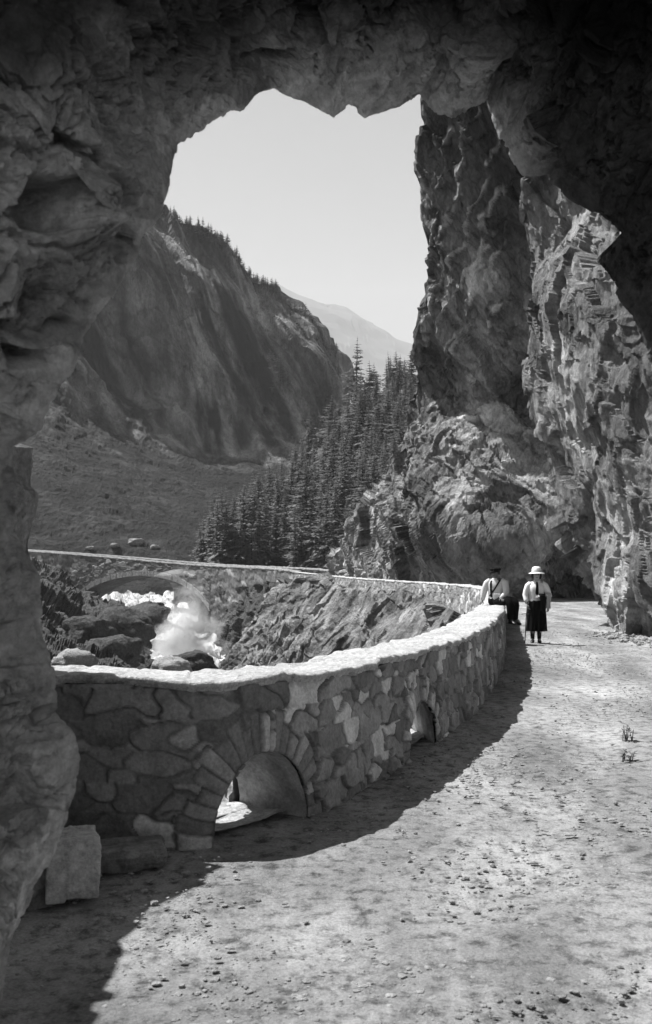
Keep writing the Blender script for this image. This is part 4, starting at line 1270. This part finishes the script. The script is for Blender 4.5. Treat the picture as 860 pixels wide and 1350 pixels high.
# weeds by the right edge of the road
def weed(loc, h, seed, label):
    rr = random.Random(seed); root = empty('weed', loc)
    st, lf = MB(), MB()
    for k in range(7):
        a = rr.uniform(0, 6.28); b = rr.uniform(.05, .3); x0, y0 = rr.uniform(-.05, .05), rr.uniform(-.05, .05); hh = h * rr.uniform(.5, 1)
        pts = [(x0 + math.cos(a) * b * hh * t * t, y0 + math.sin(a) * b * hh * t * t, hh * t - .02) for t in (0, .35, .7, 1)]
        st.tube(pts, [.006, .005, .004, .002], 5)
        for j in range(9):
            t = rr.uniform(.25, 1); p = Vector((x0 + math.cos(a) * b * hh * t * t, y0 + math.sin(a) * b * hh * t * t, hh * t)); g = rr.uniform(0, 6.28)
            e = Vector((math.cos(g), math.sin(g), rr.uniform(-.2, .6))).normalized(); s = e.cross(Vector((0, 0, 1))).normalized(); l = rr.uniform(.03, .07)
            lf.poly([p, p + e * l * .5 + s * l * .2, p + e * l, p + e * l * .5 - s * l * .2])
    st.build('stem', M_grass, root); lf.build('foliage', M_grass, root, smooth=False)
    tag(root, label, 'weed', 'weeds at the road edge')
weed(bw(829, 978, 1.68 * F / 228), .2, 1, 'taller dark weed at the right edge of the road')
weed(bw(826, 1003, 1.68 * F / 253), .10, 2, 'shorter dark weed just nearer than the taller one at the road edge')

# ------------------------------------------------------------------ people
def skin_body(name, J, E, R, mats, parent, extra=None, sub=2):
    """one continuous body: joints, bones, radii"""
    me = bpy.data.meshes.new(name); bm = bmesh.new()
    sk = bm.verts.layers.skin.verify(); vs = {}
    for i, (k, p) in enumerate(J.items()):
        v = bm.verts.new(p); r = R[k]; v[sk].radius = (r, r) if not hasattr(r, '__len__') else r
        v[sk].use_root = (k == 'pelvis'); vs[k] = v
    for a, b in E: bm.edges.new((vs[a], vs[b]))
    bm.to_mesh(me); bm.free()
    tmp = bpy.data.objects.new(name, me); COL.objects.link(tmp)
    tmp.modifiers.new('skin', 'SKIN').use_smooth_shade = True
    m = tmp.modifiers.new('sub', 'SUBSURF'); m.levels = sub; m.render_levels = sub
    dg = bpy.context.evaluated_depsgraph_get()
    em = tmp.evaluated_get(dg).to_mesh()
    b = MB(); b.v = [tuple(v.co) for v in em.vertices]; b.f = [tuple(p.vertices) for p in em.polygons]; b.m = [0] * len(b.f)
    tmp.evaluated_get(dg).to_mesh_clear()
    bpy.data.objects.remove(tmp); bpy.data.meshes.remove(me)
    if extra: extra(b)
    return b.build(name, mats, parent)

def hand(b, wrist, d, up, side, curl=.6, s=1.0):
    """palm, four unequal bent fingers and a thumb, d = direction of the hand, up = back of the hand, side = towards the thumb"""
    wrist, d, up, side = Vector(wrist), Vector(d).normalized(), Vector(up).normalized(), Vector(side).normalized()
    b.tube([wrist - d * .01, wrist + d * .04 * s, wrist + d * .09 * s], [(.024 * s, .016 * s), (.038 * s, .016 * s), (.038 * s, .014 * s)], 10, up=up)
    for k, L in enumerate((.072, .080, .074, .058)):
        o = wrist + d * .082 * s + side * (.028 - .019 * k) * s
        pts = [o]; dirv = d.copy()
        for j, seg in enumerate((.45, .32, .25)):
            dirv = (dirv * math.cos(curl * .75) - up * math.sin(curl * .75)).normalized() if j or curl > .3 else dirv
            pts.append(pts[-1] + dirv * L * seg * s)
        b.tube(pts, [.0095 * s, .009 * s, .0085 * s, .006 * s], 7)
    o = wrist + d * .028 * s + side * .028 * s
    t1 = (side * .75 + d * .7 - up * .25).normalized(); t2 = (d * .8 - up * .45 + side * .15).normalized()
    b.tube([o, o + t1 * .03 * s, o + t1 * .03 * s + t2 * .028 * s, o + t1 * .03 * s + t2 * .05 * s], [.0125 * s, .011 * s, .0095 * s, .007 * s], 7)

def face(b, c, fwd, right, s=1.0, m_eye=1):
    """nose, brows, eyes, mouth and ears on a head centred at c"""
    c, fwd, right = Vector(c), Vector(fwd).normalized(), Vector(right).normalized(); up = Vector((0, 0, 1))
    q = lambda r, u, f: c + right * r * s + up * u * s + fwd * f * s
    b.tube([q(0, .022, .088), q(0, -.005, .108), q(0, -.022, .100)], [.008 * s, .012 * s, .010 * s], 7)
    for sg in (-1, 1):
        b.ball(q(sg * .032, .018, .083), .011 * s, 8, 6, m_eye)
        b.tube([q(sg * .015, .035, .092), q(sg * .035, .039, .088), q(sg * .052, .032, .076)], [.004 * s, .005 * s, .003 * s], 6, m_eye)
        b.ball(q(sg * .078, .0, -.005), .026 * s, 8, 6, 0, (.35, .7, 1.1))
    b.tube([q(-.024, -.050, .086), q(0, -.049, .093), q(.024, -.050, .086)], [.004 * s, .006 * s, .004 * s], 6, m_eye)

def loft(b, secs, n=24, m=0, wob=None, cap=False):
    """rings (centre, rx, ry) stacked roughly along z"""
    R = []
    for j, (c, rx, ry) in enumerate(secs):
        ring = []
        for k in range(n):
            a = 2 * math.pi * k / n; g = 1 + (wob(a, j) if wob else 0)
            ring.append((c[0] + rx * g * math.cos(a), c[1] + ry * g * math.sin(a), c[2]))
        R.append(ring)
    b.rings(R, m, cap)

def build_woman():
    root = empty('person', (4.76, 22.3, 0), -.10)
    tag(root, 'woman in white hat, white blouse, dark tie and long black skirt standing on the road', 'person')
    J = dict(pelvis=(0, 0, .90), waist=(0, 0, 1.04), chest=(0, 0, 1.22), nb=(0, .01, 1.36), neck=(0, .0, 1.42), jaw=(0, -.015, 1.485), head=(0, -.005, 1.545), crown=(0, .0, 1.60),
             shR=(-.155, .01, 1.335), elR=(-.235, .02, 1.09), wrR=(-.215, -.10, .89), shL=(.155, .01, 1.335), elL=(.275, .03, 1.09), wrL=(.10, -.17, 1.06),
             hipR=(-.085, 0, .86), knR=(-.085, -.01, .48), anR=(-.085, .02, .09), toR=(-.11, -.13, .035), hipL=(.085, 0, .86), knL=(.075, -.005, .48), anL=(.065, .02, .09), toL=(.06, -.14, .035))
    E = [('pelvis', 'waist'), ('waist', 'chest'), ('chest', 'nb'), ('nb', 'neck'), ('neck', 'jaw'), ('jaw', 'head'), ('head', 'crown'), ('nb', 'shR'), ('shR', 'elR'), ('elR', 'wrR'), ('nb', 'shL'), ('shL', 'elL'), ('elL', 'wrL'),
         ('pelvis', 'hipR'), ('hipR', 'knR'), ('knR', 'anR'), ('anR', 'toR'), ('pelvis', 'hipL'), ('hipL', 'knL'), ('knL', 'anL'), ('anL', 'toL')]
    R = dict(pelvis=(.13, .10), waist=(.11, .09), chest=(.13, .10), nb=.07, neck=.048, jaw=.066, head=.088, crown=.07, shR=.055, elR=.038, wrR=.025, shL=.055, elL=.038, wrL=.025, hipR=.085, knR=.052, anR=.036, toR=.028, hipL=.085, knL=.052, anL=.036, toL=.028)
    def ex(b):
        hand(b, J['wrR'], (.0, -.25, -.9), (-.9, -.1, .1), (.1, -.9, .2), .9, .95)
        hand(b, J['wrL'], (-.8, -.25, .05), (0, -.5, .85), (-.1, .8, .5), .5, .95)
        face(b, (0, -.008, 1.535), (0, -1, 0), (1, 0, 0))
    skin_body('body', J, E, R, [M_skin, M_eye], root, ex)
    h = MB()
    for k in range(26):
        a = math.pi * (k / 25) * 1.25 - .39
        x, y = .098 * math.cos(a), .094 * math.sin(a) + .006
        h.tube([(x * .6, y * .6, 1.64), (x, y, 1.57), (x * 1.03, y * 1.05, 1.50), (x * .92, y * .9 + .01, 1.455)], [.018, .02, .02, .012], 6)
    h.build('hair', M_hair, root)
    # hat: bell crown and a wide brim
    b = MB()
    wob = lambda a, j: .03 * math.sin(3 * a + 1) * (j > 4)
    loft(b, [((0, .0, 1.735), .02, .02), ((0, .0, 1.732), .055, .055), ((0, .0, 1.715), .088, .092), ((0, .0, 1.67), .105, .112), ((0, .0, 1.615), .112, .12), ((0, -.005, 1.598), .125, .135), ((0, -.01, 1.588), .165, .18), ((0, -.01, 1.577), .182, .198), ((0, -.01, 1.571), .181, .197), ((0, -.01, 1.582), .15, .165), ((0, 0, 1.592), .108, .116)], 32, 0, wob, False)
    b.poly([(.02 * math.cos(a * .2617), .02 * math.sin(a * .2617), 1.7355) for a in range(24)])
    hat = b.build('hat', M_straw, root)
    b = MB(); loft(b, [((0, 0, 1.612), .1145, .1225), ((0, 0, 1.645), .111, .118)], 32)
    b.build('hat_band', M_shawl, hat)
    # blouse
    b = MB()
    wr = lambda a, j: .025 * math.sin(5 * a + j * 1.7) + .015 * math.sin(9 * a - j)
    loft(b, [((0, 0, .93), .165, .13), ((0, 0, .98), .172, .138), ((0, 0, 1.06), .158, .128), ((0, -.005, 1.15), .168, .135), ((0, -.008, 1.24), .178, .138), ((0, 0, 1.31), .172, .118), ((0, .005, 1.355), .135, .09), ((0, .005, 1.385), .075, .068), ((0, .0, 1.405), .058, .058)], 28, 0, wr)
    b.tube([(-.12, .01, 1.345), (-.185, .015, 1.29), (-.22, .02, 1.18), (-.243, .02, 1.09), (-.232, -.04, .98), (-.218, -.095, .90)], [.07, .076, .072, .066, .056, .036], 14)
    b.tube([(.12, .01, 1.345), (.195, .015, 1.29), (.245, .025, 1.18), (.285, .03, 1.085), (.19, -.09, 1.065), (.115, -.16, 1.06)], [.07, .076, .072, .068, .056, .036], 14)
    # open collar
    for sg in (-1, 1):
        b.poly([(0, -.092, 1.345), (sg * .07, -.085, 1.355), (sg * .085, -.03, 1.41), (sg * .045, -.05, 1.425)])
    b.build('blouse', M_white, root)
    b = MB()
    b.tube([(0, -.088, 1.385), (0, -.112, 1.36), (0, -.140, 1.30), (.0, -.150, 1.22), (-.005, -.150, 1.13), (-.005, -.146, 1.09)], [(.016, .012), (.020, .012), (.026, .008), (.032, .008), (.036, .008), (.01, .006)], 8, up=(0, -1, 0))
    b.build('necktie', M_black, root)
    # skirt with soft folds
    b = MB()
    fw = lambda a, j: (.012 + .011 * j) * math.sin(9 * a + .4 * j) + .012 * j * .5 * math.sin(4 * a + 1)
    loft(b, [((0, 0, 1.06), .135, .108), ((0, 0, 1.0), .155, .125), ((0, 0, .90), .185, .15), ((0, 0, .75), .20, .165), ((0, 0, .6), .208, .175), ((0, 0, .42), .215, .185), ((0, 0, .275), .222, .195)], 60, 0, fw)
    b.build('skirt', M_black, root)
    for sg, x in ((-1, -.085), (1, .065)):
        b = MB()
        b.tube([(x, .02, .34), (x, .022, .2), (x, .025, .09)], [.056, .050, .044], 12)
        tx = -.115 if sg < 0 else .06
        b.tube([(x, .06, .04), (x, .01, .05), ((x + tx) / 2, -.08, .042), (tx, -.16, .03), (tx, -.185, .022)], [(.03, .036), (.044, .048), (.044, .036), (.036, .024), (.012, .012)], 12, up=(0, 0, 1))
        b.tube([(x, .062, .008), (x, .05, .03)], [.028, .03], 10)
        b.build('boot', M_leather, root)
    # walking stick
    st = empty('walking_stick', (4.76 - .235, 22.3 - .115, 0))
    tag(st, 'thin dark walking stick held upright in the woman\'s hand', 'walking stick')
    b = MB(); b.tube([(-.055, -.02, .0), (-.03, -.01, .45), (.0, -.0, .9)], [.011, .013, .014], 10); b.build('shaft', M_wood, st)
    b = MB(); b.tube([(.002, 0, .895), (.004, -.002, .935), (.02, -.006, .955), (.045, -.008, .95)], [.014, .015, .015, .011], 10); b.build('handle', M_wood, st)
    b = MB(); b.tube([(-.13, -.015, .665), (-.02, -.01, .672), (.045, -.005, .668)], [.009, .012, .009], 8); b.build('crossbar', M_wood, st)
    b = MB(); b.tube([(-.0555, -.02, -.002), (-.052, -.019, .06)], [.006, .011], 8); b.build('ferrule', M_eye, st)
    # dark jacket over her forearm, pale shawl hanging from the elbow
    def drape(name, x0, x1, ztop, zf, zb, mat, label, cat, y0, seed):
        rr = random.Random(seed); n, m = 22, 26; rows = []
        for j in range(m):
            q = j / (m - 1); row = []
            for i in range(n):
                u = i / (n - 1); x = x0 + (x1 - x0) * u
                yc = -.02 - .16 * (1 - (x - .08) / .22) if x < .30 else -.02
                yc = min(max(yc, -.175), .02) + y0
                fold = .014 * math.sin(u * 15 + seed) * abs(q - .5) * 2
                if q < .5:
                    k = (.5 - q) * 2; z = ztop - k * (ztop - zf) * (1 - .12 * math.sin(u * 5 + seed)); yy = yc - .068 * min(1, k * 6) - .015 * k + fold
                else:
                    k = (q - .5) * 2; z = ztop - k * (ztop - zb); yy = yc + .055 * min(1, k * 6) + fold
                row.append((x * (1 - .0) + .012 * math.sin(q * 9 + u * 4), yy, z + .02 * (0 if 0 < abs(q - .5) * 12 < 1 else -.3)))
            rows.append(row)
        d = MB(); d.rings(rows, 0, False, False)
        o = d.build(name, mat)
        o.location = (4.76, 22.3, 0); o.rotation_euler = (0, 0, -.10)
        sm = o.modifiers.new('thickness', 'SOLIDIFY'); sm.thickness = .012
        tag(o, label, cat)
    drape('jacket', .05, .20, 1.13, .70, .85, M_dark, 'dark jacket folded over the woman\'s bent forearm', 'jacket', 0, 1)
    drape('shawl', .20, .31, 1.15, .76, .80, M_shawl, 'pale grey shawl hanging from the woman\'s elbow', 'shawl', 0, 4)
build_woman()

def build_man():
    # sits on the wall, legs hanging on the road side, one arm propped on the coping
    root = empty('person', (3.80, 22.0, .875), -.42)
    tag(root, 'man in dark cap and pale shirt with straps sitting on the parapet wall', 'person')
    J = dict(pelvis=(0, 0, .10), waist=(.005, .0, .24), chest=(.0, -.01, .42), nb=(-.01, -.02, .55), neck=(-.012, -.025, .60), jaw=(-.02, -.045, .655), head=(-.02, -.035, .715), crown=(-.02, -.03, .765),
             shR=(-.18, -.02, .525), elR=(-.26, -.03, .30), wrR=(-.30, -.05, .09), shL=(.17, -.02, .525), elL=(.235, -.10, .30), wrL=(.17, -.27, .155),
             hipR=(-.02, -.07, .095), knR=(.36, -.32, .10), anR=(.40, -.34, -.32), toR=(.50, -.43, -.37), hipL=(.07, .08, .095), knL=(.47, -.15, .10), anL=(.46, -.20, -.33), toL=(.57, -.28, -.39))
    E = [('pelvis', 'waist'), ('waist', 'chest'), ('chest', 'nb'), ('nb', 'neck'), ('neck', 'jaw'), ('jaw', 'head'), ('head', 'crown'), ('nb', 'shR'), ('shR', 'elR'), ('elR', 'wrR'), ('nb', 'shL'), ('shL', 'elL'), ('elL', 'wrL'),
         ('pelvis', 'hipR'), ('hipR', 'knR'), ('knR', 'anR'), ('anR', 'toR'), ('pelvis', 'hipL'), ('hipL', 'knL'), ('knL', 'anL'), ('anL', 'toL')]
    R = dict(pelvis=(.13, .11), waist=(.125, .10), chest=(.145, .11), nb=.075, neck=.055, jaw=.07, head=.092, crown=.07, shR=.062, elR=.044, wrR=.03, shL=.062, elL=.044, wrL=.03, hipR=.085, knR=.062, anR=.042, toR=.032, hipL=.085, knL=.062, anL=.042, toL=.032)
    def ex(b):
        hand(b, J['wrR'], (-.35, -.45, -.55), (-.3, -.5, .75), (.85, -.4, .1), .25)
        hand(b, J['wrL'], (.55, -.75, -.15), (.1, -.1, .95), (-.8, -.5, 0), .45)
        face(b, (-.02, -.04, .705), (-.15, -1, 0), (1, -.15, 0), 1.03)
    skin_body('body', J, E, R, [M_skin_dark, M_eye], root, ex)
    h = MB()
    for k in range(22):
        a = math.pi * (k / 21) * 1.2 - .31
        x, y = .098 * math.cos(a) - .02, .097 * math.sin(a) - .025
        h.tube([(x, y, .765), (x * 1.0, y, .72), (x, y, .675)], [.014, .014, .008], 6)
    h.build('hair', M_hair, root)
    b = MB()
    loft(b, [((-.015, -.02, .835), .03, .03), ((-.015, -.025, .832), .09, .095), ((-.015, -.03, .812), .125, .135), ((-.018, -.03, .787), .128, .14), ((-.02, -.03, .765), .108, .118), ((-.02, -.03, .748), .104, .112)], 26)
    b.poly([(-.015 + .03 * math.cos(k * .3), -.02 + .03 * math.sin(k * .3), .8352) for k in range(21)])
    cap = b.build('cap', M_dark, root)
    b = MB()
    b.rings([[(-.02 + x * .95 - .015, -.03 - .112 * math.sqrt(max(1 - (x / .108) ** 2, 0)) - e * (1 - (x / .1) ** 2) * .07, .757 - e * .022) for x in [-.095 + .019 * i for i in range(11)]] for e in (0, .5, 1)], 0, False, False)
    pk = b.build('cap_peak', M_dark, cap); pk.modifiers.new('thickness', 'SOLIDIFY').thickness = .006
    b = MB()
    wr = lambda a, j: .022 * math.sin(5 * a + j * 1.3) + .012 * math.sin(11 * a - j)
    loft(b, [((.0, .0, .13), .175, .15), ((.0, .0, .22), .178, .15), ((0, -.005, .33), .182, .152), ((0, -.01, .43), .195, .15), ((-.005, -.015, .50), .190, .13), ((-.01, -.02, .55), .14, .098), ((-.01, -.025, .58), .08, .078), ((-.012, -.028, .605), .064, .064)], 28, 0, wr)
    b.tube([(-.13, -.02, .535), (-.205, -.02, .48), (-.245, -.03, .38), (-.272, -.03, .29), (-.29, -.045, .18), (-.302, -.05, .10)], [.075, .082, .075, .068, .056, .042], 14)
    b.tube([(.12, -.02, .535), (.2, -.03, .48), (.232, -.07, .38), (.245, -.105, .29), (.21, -.20, .21), (.172, -.265, .16)], [.075, .082, .075, .068, .056, .042], 14)
    b.build('shirt', M_shirt, root)
    # straps across the shirt, a pale bag at the waist
    b = MB()
    b.tube([(-.08, -.11, .545), (-.085, -.158, .47), (-.08, -.17, .38), (-.075, -.163, .28), (-.07, -.155, .17)], [(.024, .007)] * 5, 8, up=(0, -1, 0))
    b.build('brace', M_dark, root)
    b = MB()
    b.tube([(.11, -.09, .56), (.075, -.152, .48), (.02, -.178, .38), (-.05, -.172, .28), (-.11, -.15, .2)], [(.018, .007)] * 5, 8, up=(0, -1, 0))
    b.build('shoulder_strap', M_dark, root)
    b = MB()
    for a in range(1):
        b.rings([[(.06 + sx * .085 * k, -.165 + sy * .03 * k, z) for sx, sy in ((-1, -1), (-.6, -1.2), (.6, -1.2), (1, -1), (1, 1), (-1, 1))] for z, k in ((.13, .85), (.15, 1), (.24, 1), (.265, .8))])
    bag = b.build('waist_bag', M_canvas, root, smooth=False)
    # trousers: seat and two legs
    b = MB()
    loft(b, [((.02, .0, .0), .17, .16), ((.01, 0, .05), .19, .175), ((.0, 0, .12), .186, .16), ((0, 0, .18), .17, .142)], 24, 0, None, True)
    b.tube([(.0, -.07, .085), (.18, -.2, .095), (.36, -.325, .09), (.39, -.335, .0), (.40, -.34, -.15), (.405, -.34, -.29)], [.105, .10, .088, .085, .078, .072], 14)
    b.tube([(.09, .08, .085), (.28, -.04, .095), (.465, -.15, .09), (.475, -.165, 0), (.465, -.185, -.15), (.46, -.195, -.30)], [.105, .10, .088, .085, .078, .072], 14)
    b.build('trousers', M_black, root)
    for a, t in ((J['anR'], J['toR']), (J['anL'], J['toL'])):
        a, t = Vector(a), Vector(t); f = (t - a); f.z = 0; f.normalize()
        b = MB()
        b.tube([a + Vector((0, 0, .05)), a - Vector((0, 0, .02))], [.052, .05], 12)
        b.tube([a - f * .055 - Vector((0, 0, .045)), a - Vector((0, 0, .035)), a + f * .09 - Vector((0, 0, .05)), a + f * .18 - Vector((0, 0, .065)), a + f * .21 - Vector((0, 0, .07))], [(.03, .034), (.046, .05), (.046, .036), (.04, .026), (.014, .014)], 12, up=(0, 0, 1))
        b.build('boot', M_leather, root)
build_man()

# ------------------------------------------------------------------ spray over the cascade, haze in the valley
def volume_mat(name, build):
    m = bpy.data.materials.new(name); m.use_nodes = True
    nt = m.node_tree; nt.nodes.clear()
    o = nt.nodes.new('ShaderNodeOutputMaterial'); v = nt.nodes.new('ShaderNodeVolumePrincipled')
    nt.links.new(v.outputs[0], o.inputs['Volume'])
    build(nt, v)
    return m
def mist_nodes(nt, v):
    v.inputs['Color'].default_value = (.98, .98, .98, 1)
    v.inputs['Anisotropy'].default_value = 0.0
    tc = nt.nodes.new('ShaderNodeTexCoord')
    n = nt.nodes.new('ShaderNodeTexNoise'); n.inputs['Scale'].default_value = 2.4; n.inputs['Detail'].default_value = 6; n.inputs['Roughness'].default_value = .65
    nt.links.new(tc.outputs['Object'], n.inputs['Vector'])
    sp = nt.nodes.new('ShaderNodeSeparateXYZ'); nt.links.new(tc.outputs['Object'], sp.inputs[0])
    x, y, z = sp.outputs
    w = mul(nt, .62, mul(nt, z, .42), 'SUBTRACT')
    xs = mul(nt, mul(nt, x, mul(nt, z, .12), 'SUBTRACT'), w, 'DIVIDE'); ys = mul(nt, y, w, 'DIVIDE')
    r = mul(nt, mul(nt, mul(nt, xs, xs), mul(nt, ys, ys), 'ADD'), .5, 'POWER')
    f = mul(nt, .85, r, 'SUBTRACT')
    f = mul(nt, f, mul(nt, mul(nt, n.outputs[0], .5, 'SUBTRACT'), 2.8), 'ADD')
    f = mul(nt, f, mul(nt, 1.0, mul(nt, mul(nt, z, z), mul(nt, z, z)), 'SUBTRACT'))
    f = mul(nt, f, mul(nt, .75, mul(nt, z, .5), 'SUBTRACT'))
    f = mul(nt, f, 0.0, 'MAXIMUM')
    nt.links.new(mul(nt, f, 1.7), v.inputs['Density'])
M_mist = volume_mat('spray', mist_nodes)
V, Fc = ICO4
o = mesh_np('mist', V * 1.15, Fc, M_mist)
o.location = bw(244, 830, 104)
o.scale = (6.2, 3.6, 5.6)
tag(o, 'white spray rising from the cascade below the bridge', 'mist', kind='stuff')

def haze_nodes(nt, v):
    v.inputs['Color'].default_value = (.95, .95, .95, 1)
    v.inputs['Density'].default_value = 0.00013
    v.inputs['Anisotropy'].default_value = 0.0
M_haze = volume_mat('valley_haze', haze_nodes)
x0, x1, y0, y1, z0, z1 = -5300, 5300, -5300, 5300, -25, 1500
Vb = np.array([(x0, y0, z0), (x1, y0, z0), (x1, y1, z0), (x0, y1, z0), (x0, y0, z1), (x1, y0, z1), (x1, y1, z1), (x0, y1, z1)])
Fb = np.array([[0, 3, 2, 1], [4, 5, 6, 7], [0, 1, 5, 4], [1, 2, 6, 5], [2, 3, 7, 6], [3, 0, 4, 7]])
o = mesh_np('haze', Vb, Fb, M_haze, smooth=False)
tag(o, 'thin pale haze filling the valley air', 'haze', kind='stuff')
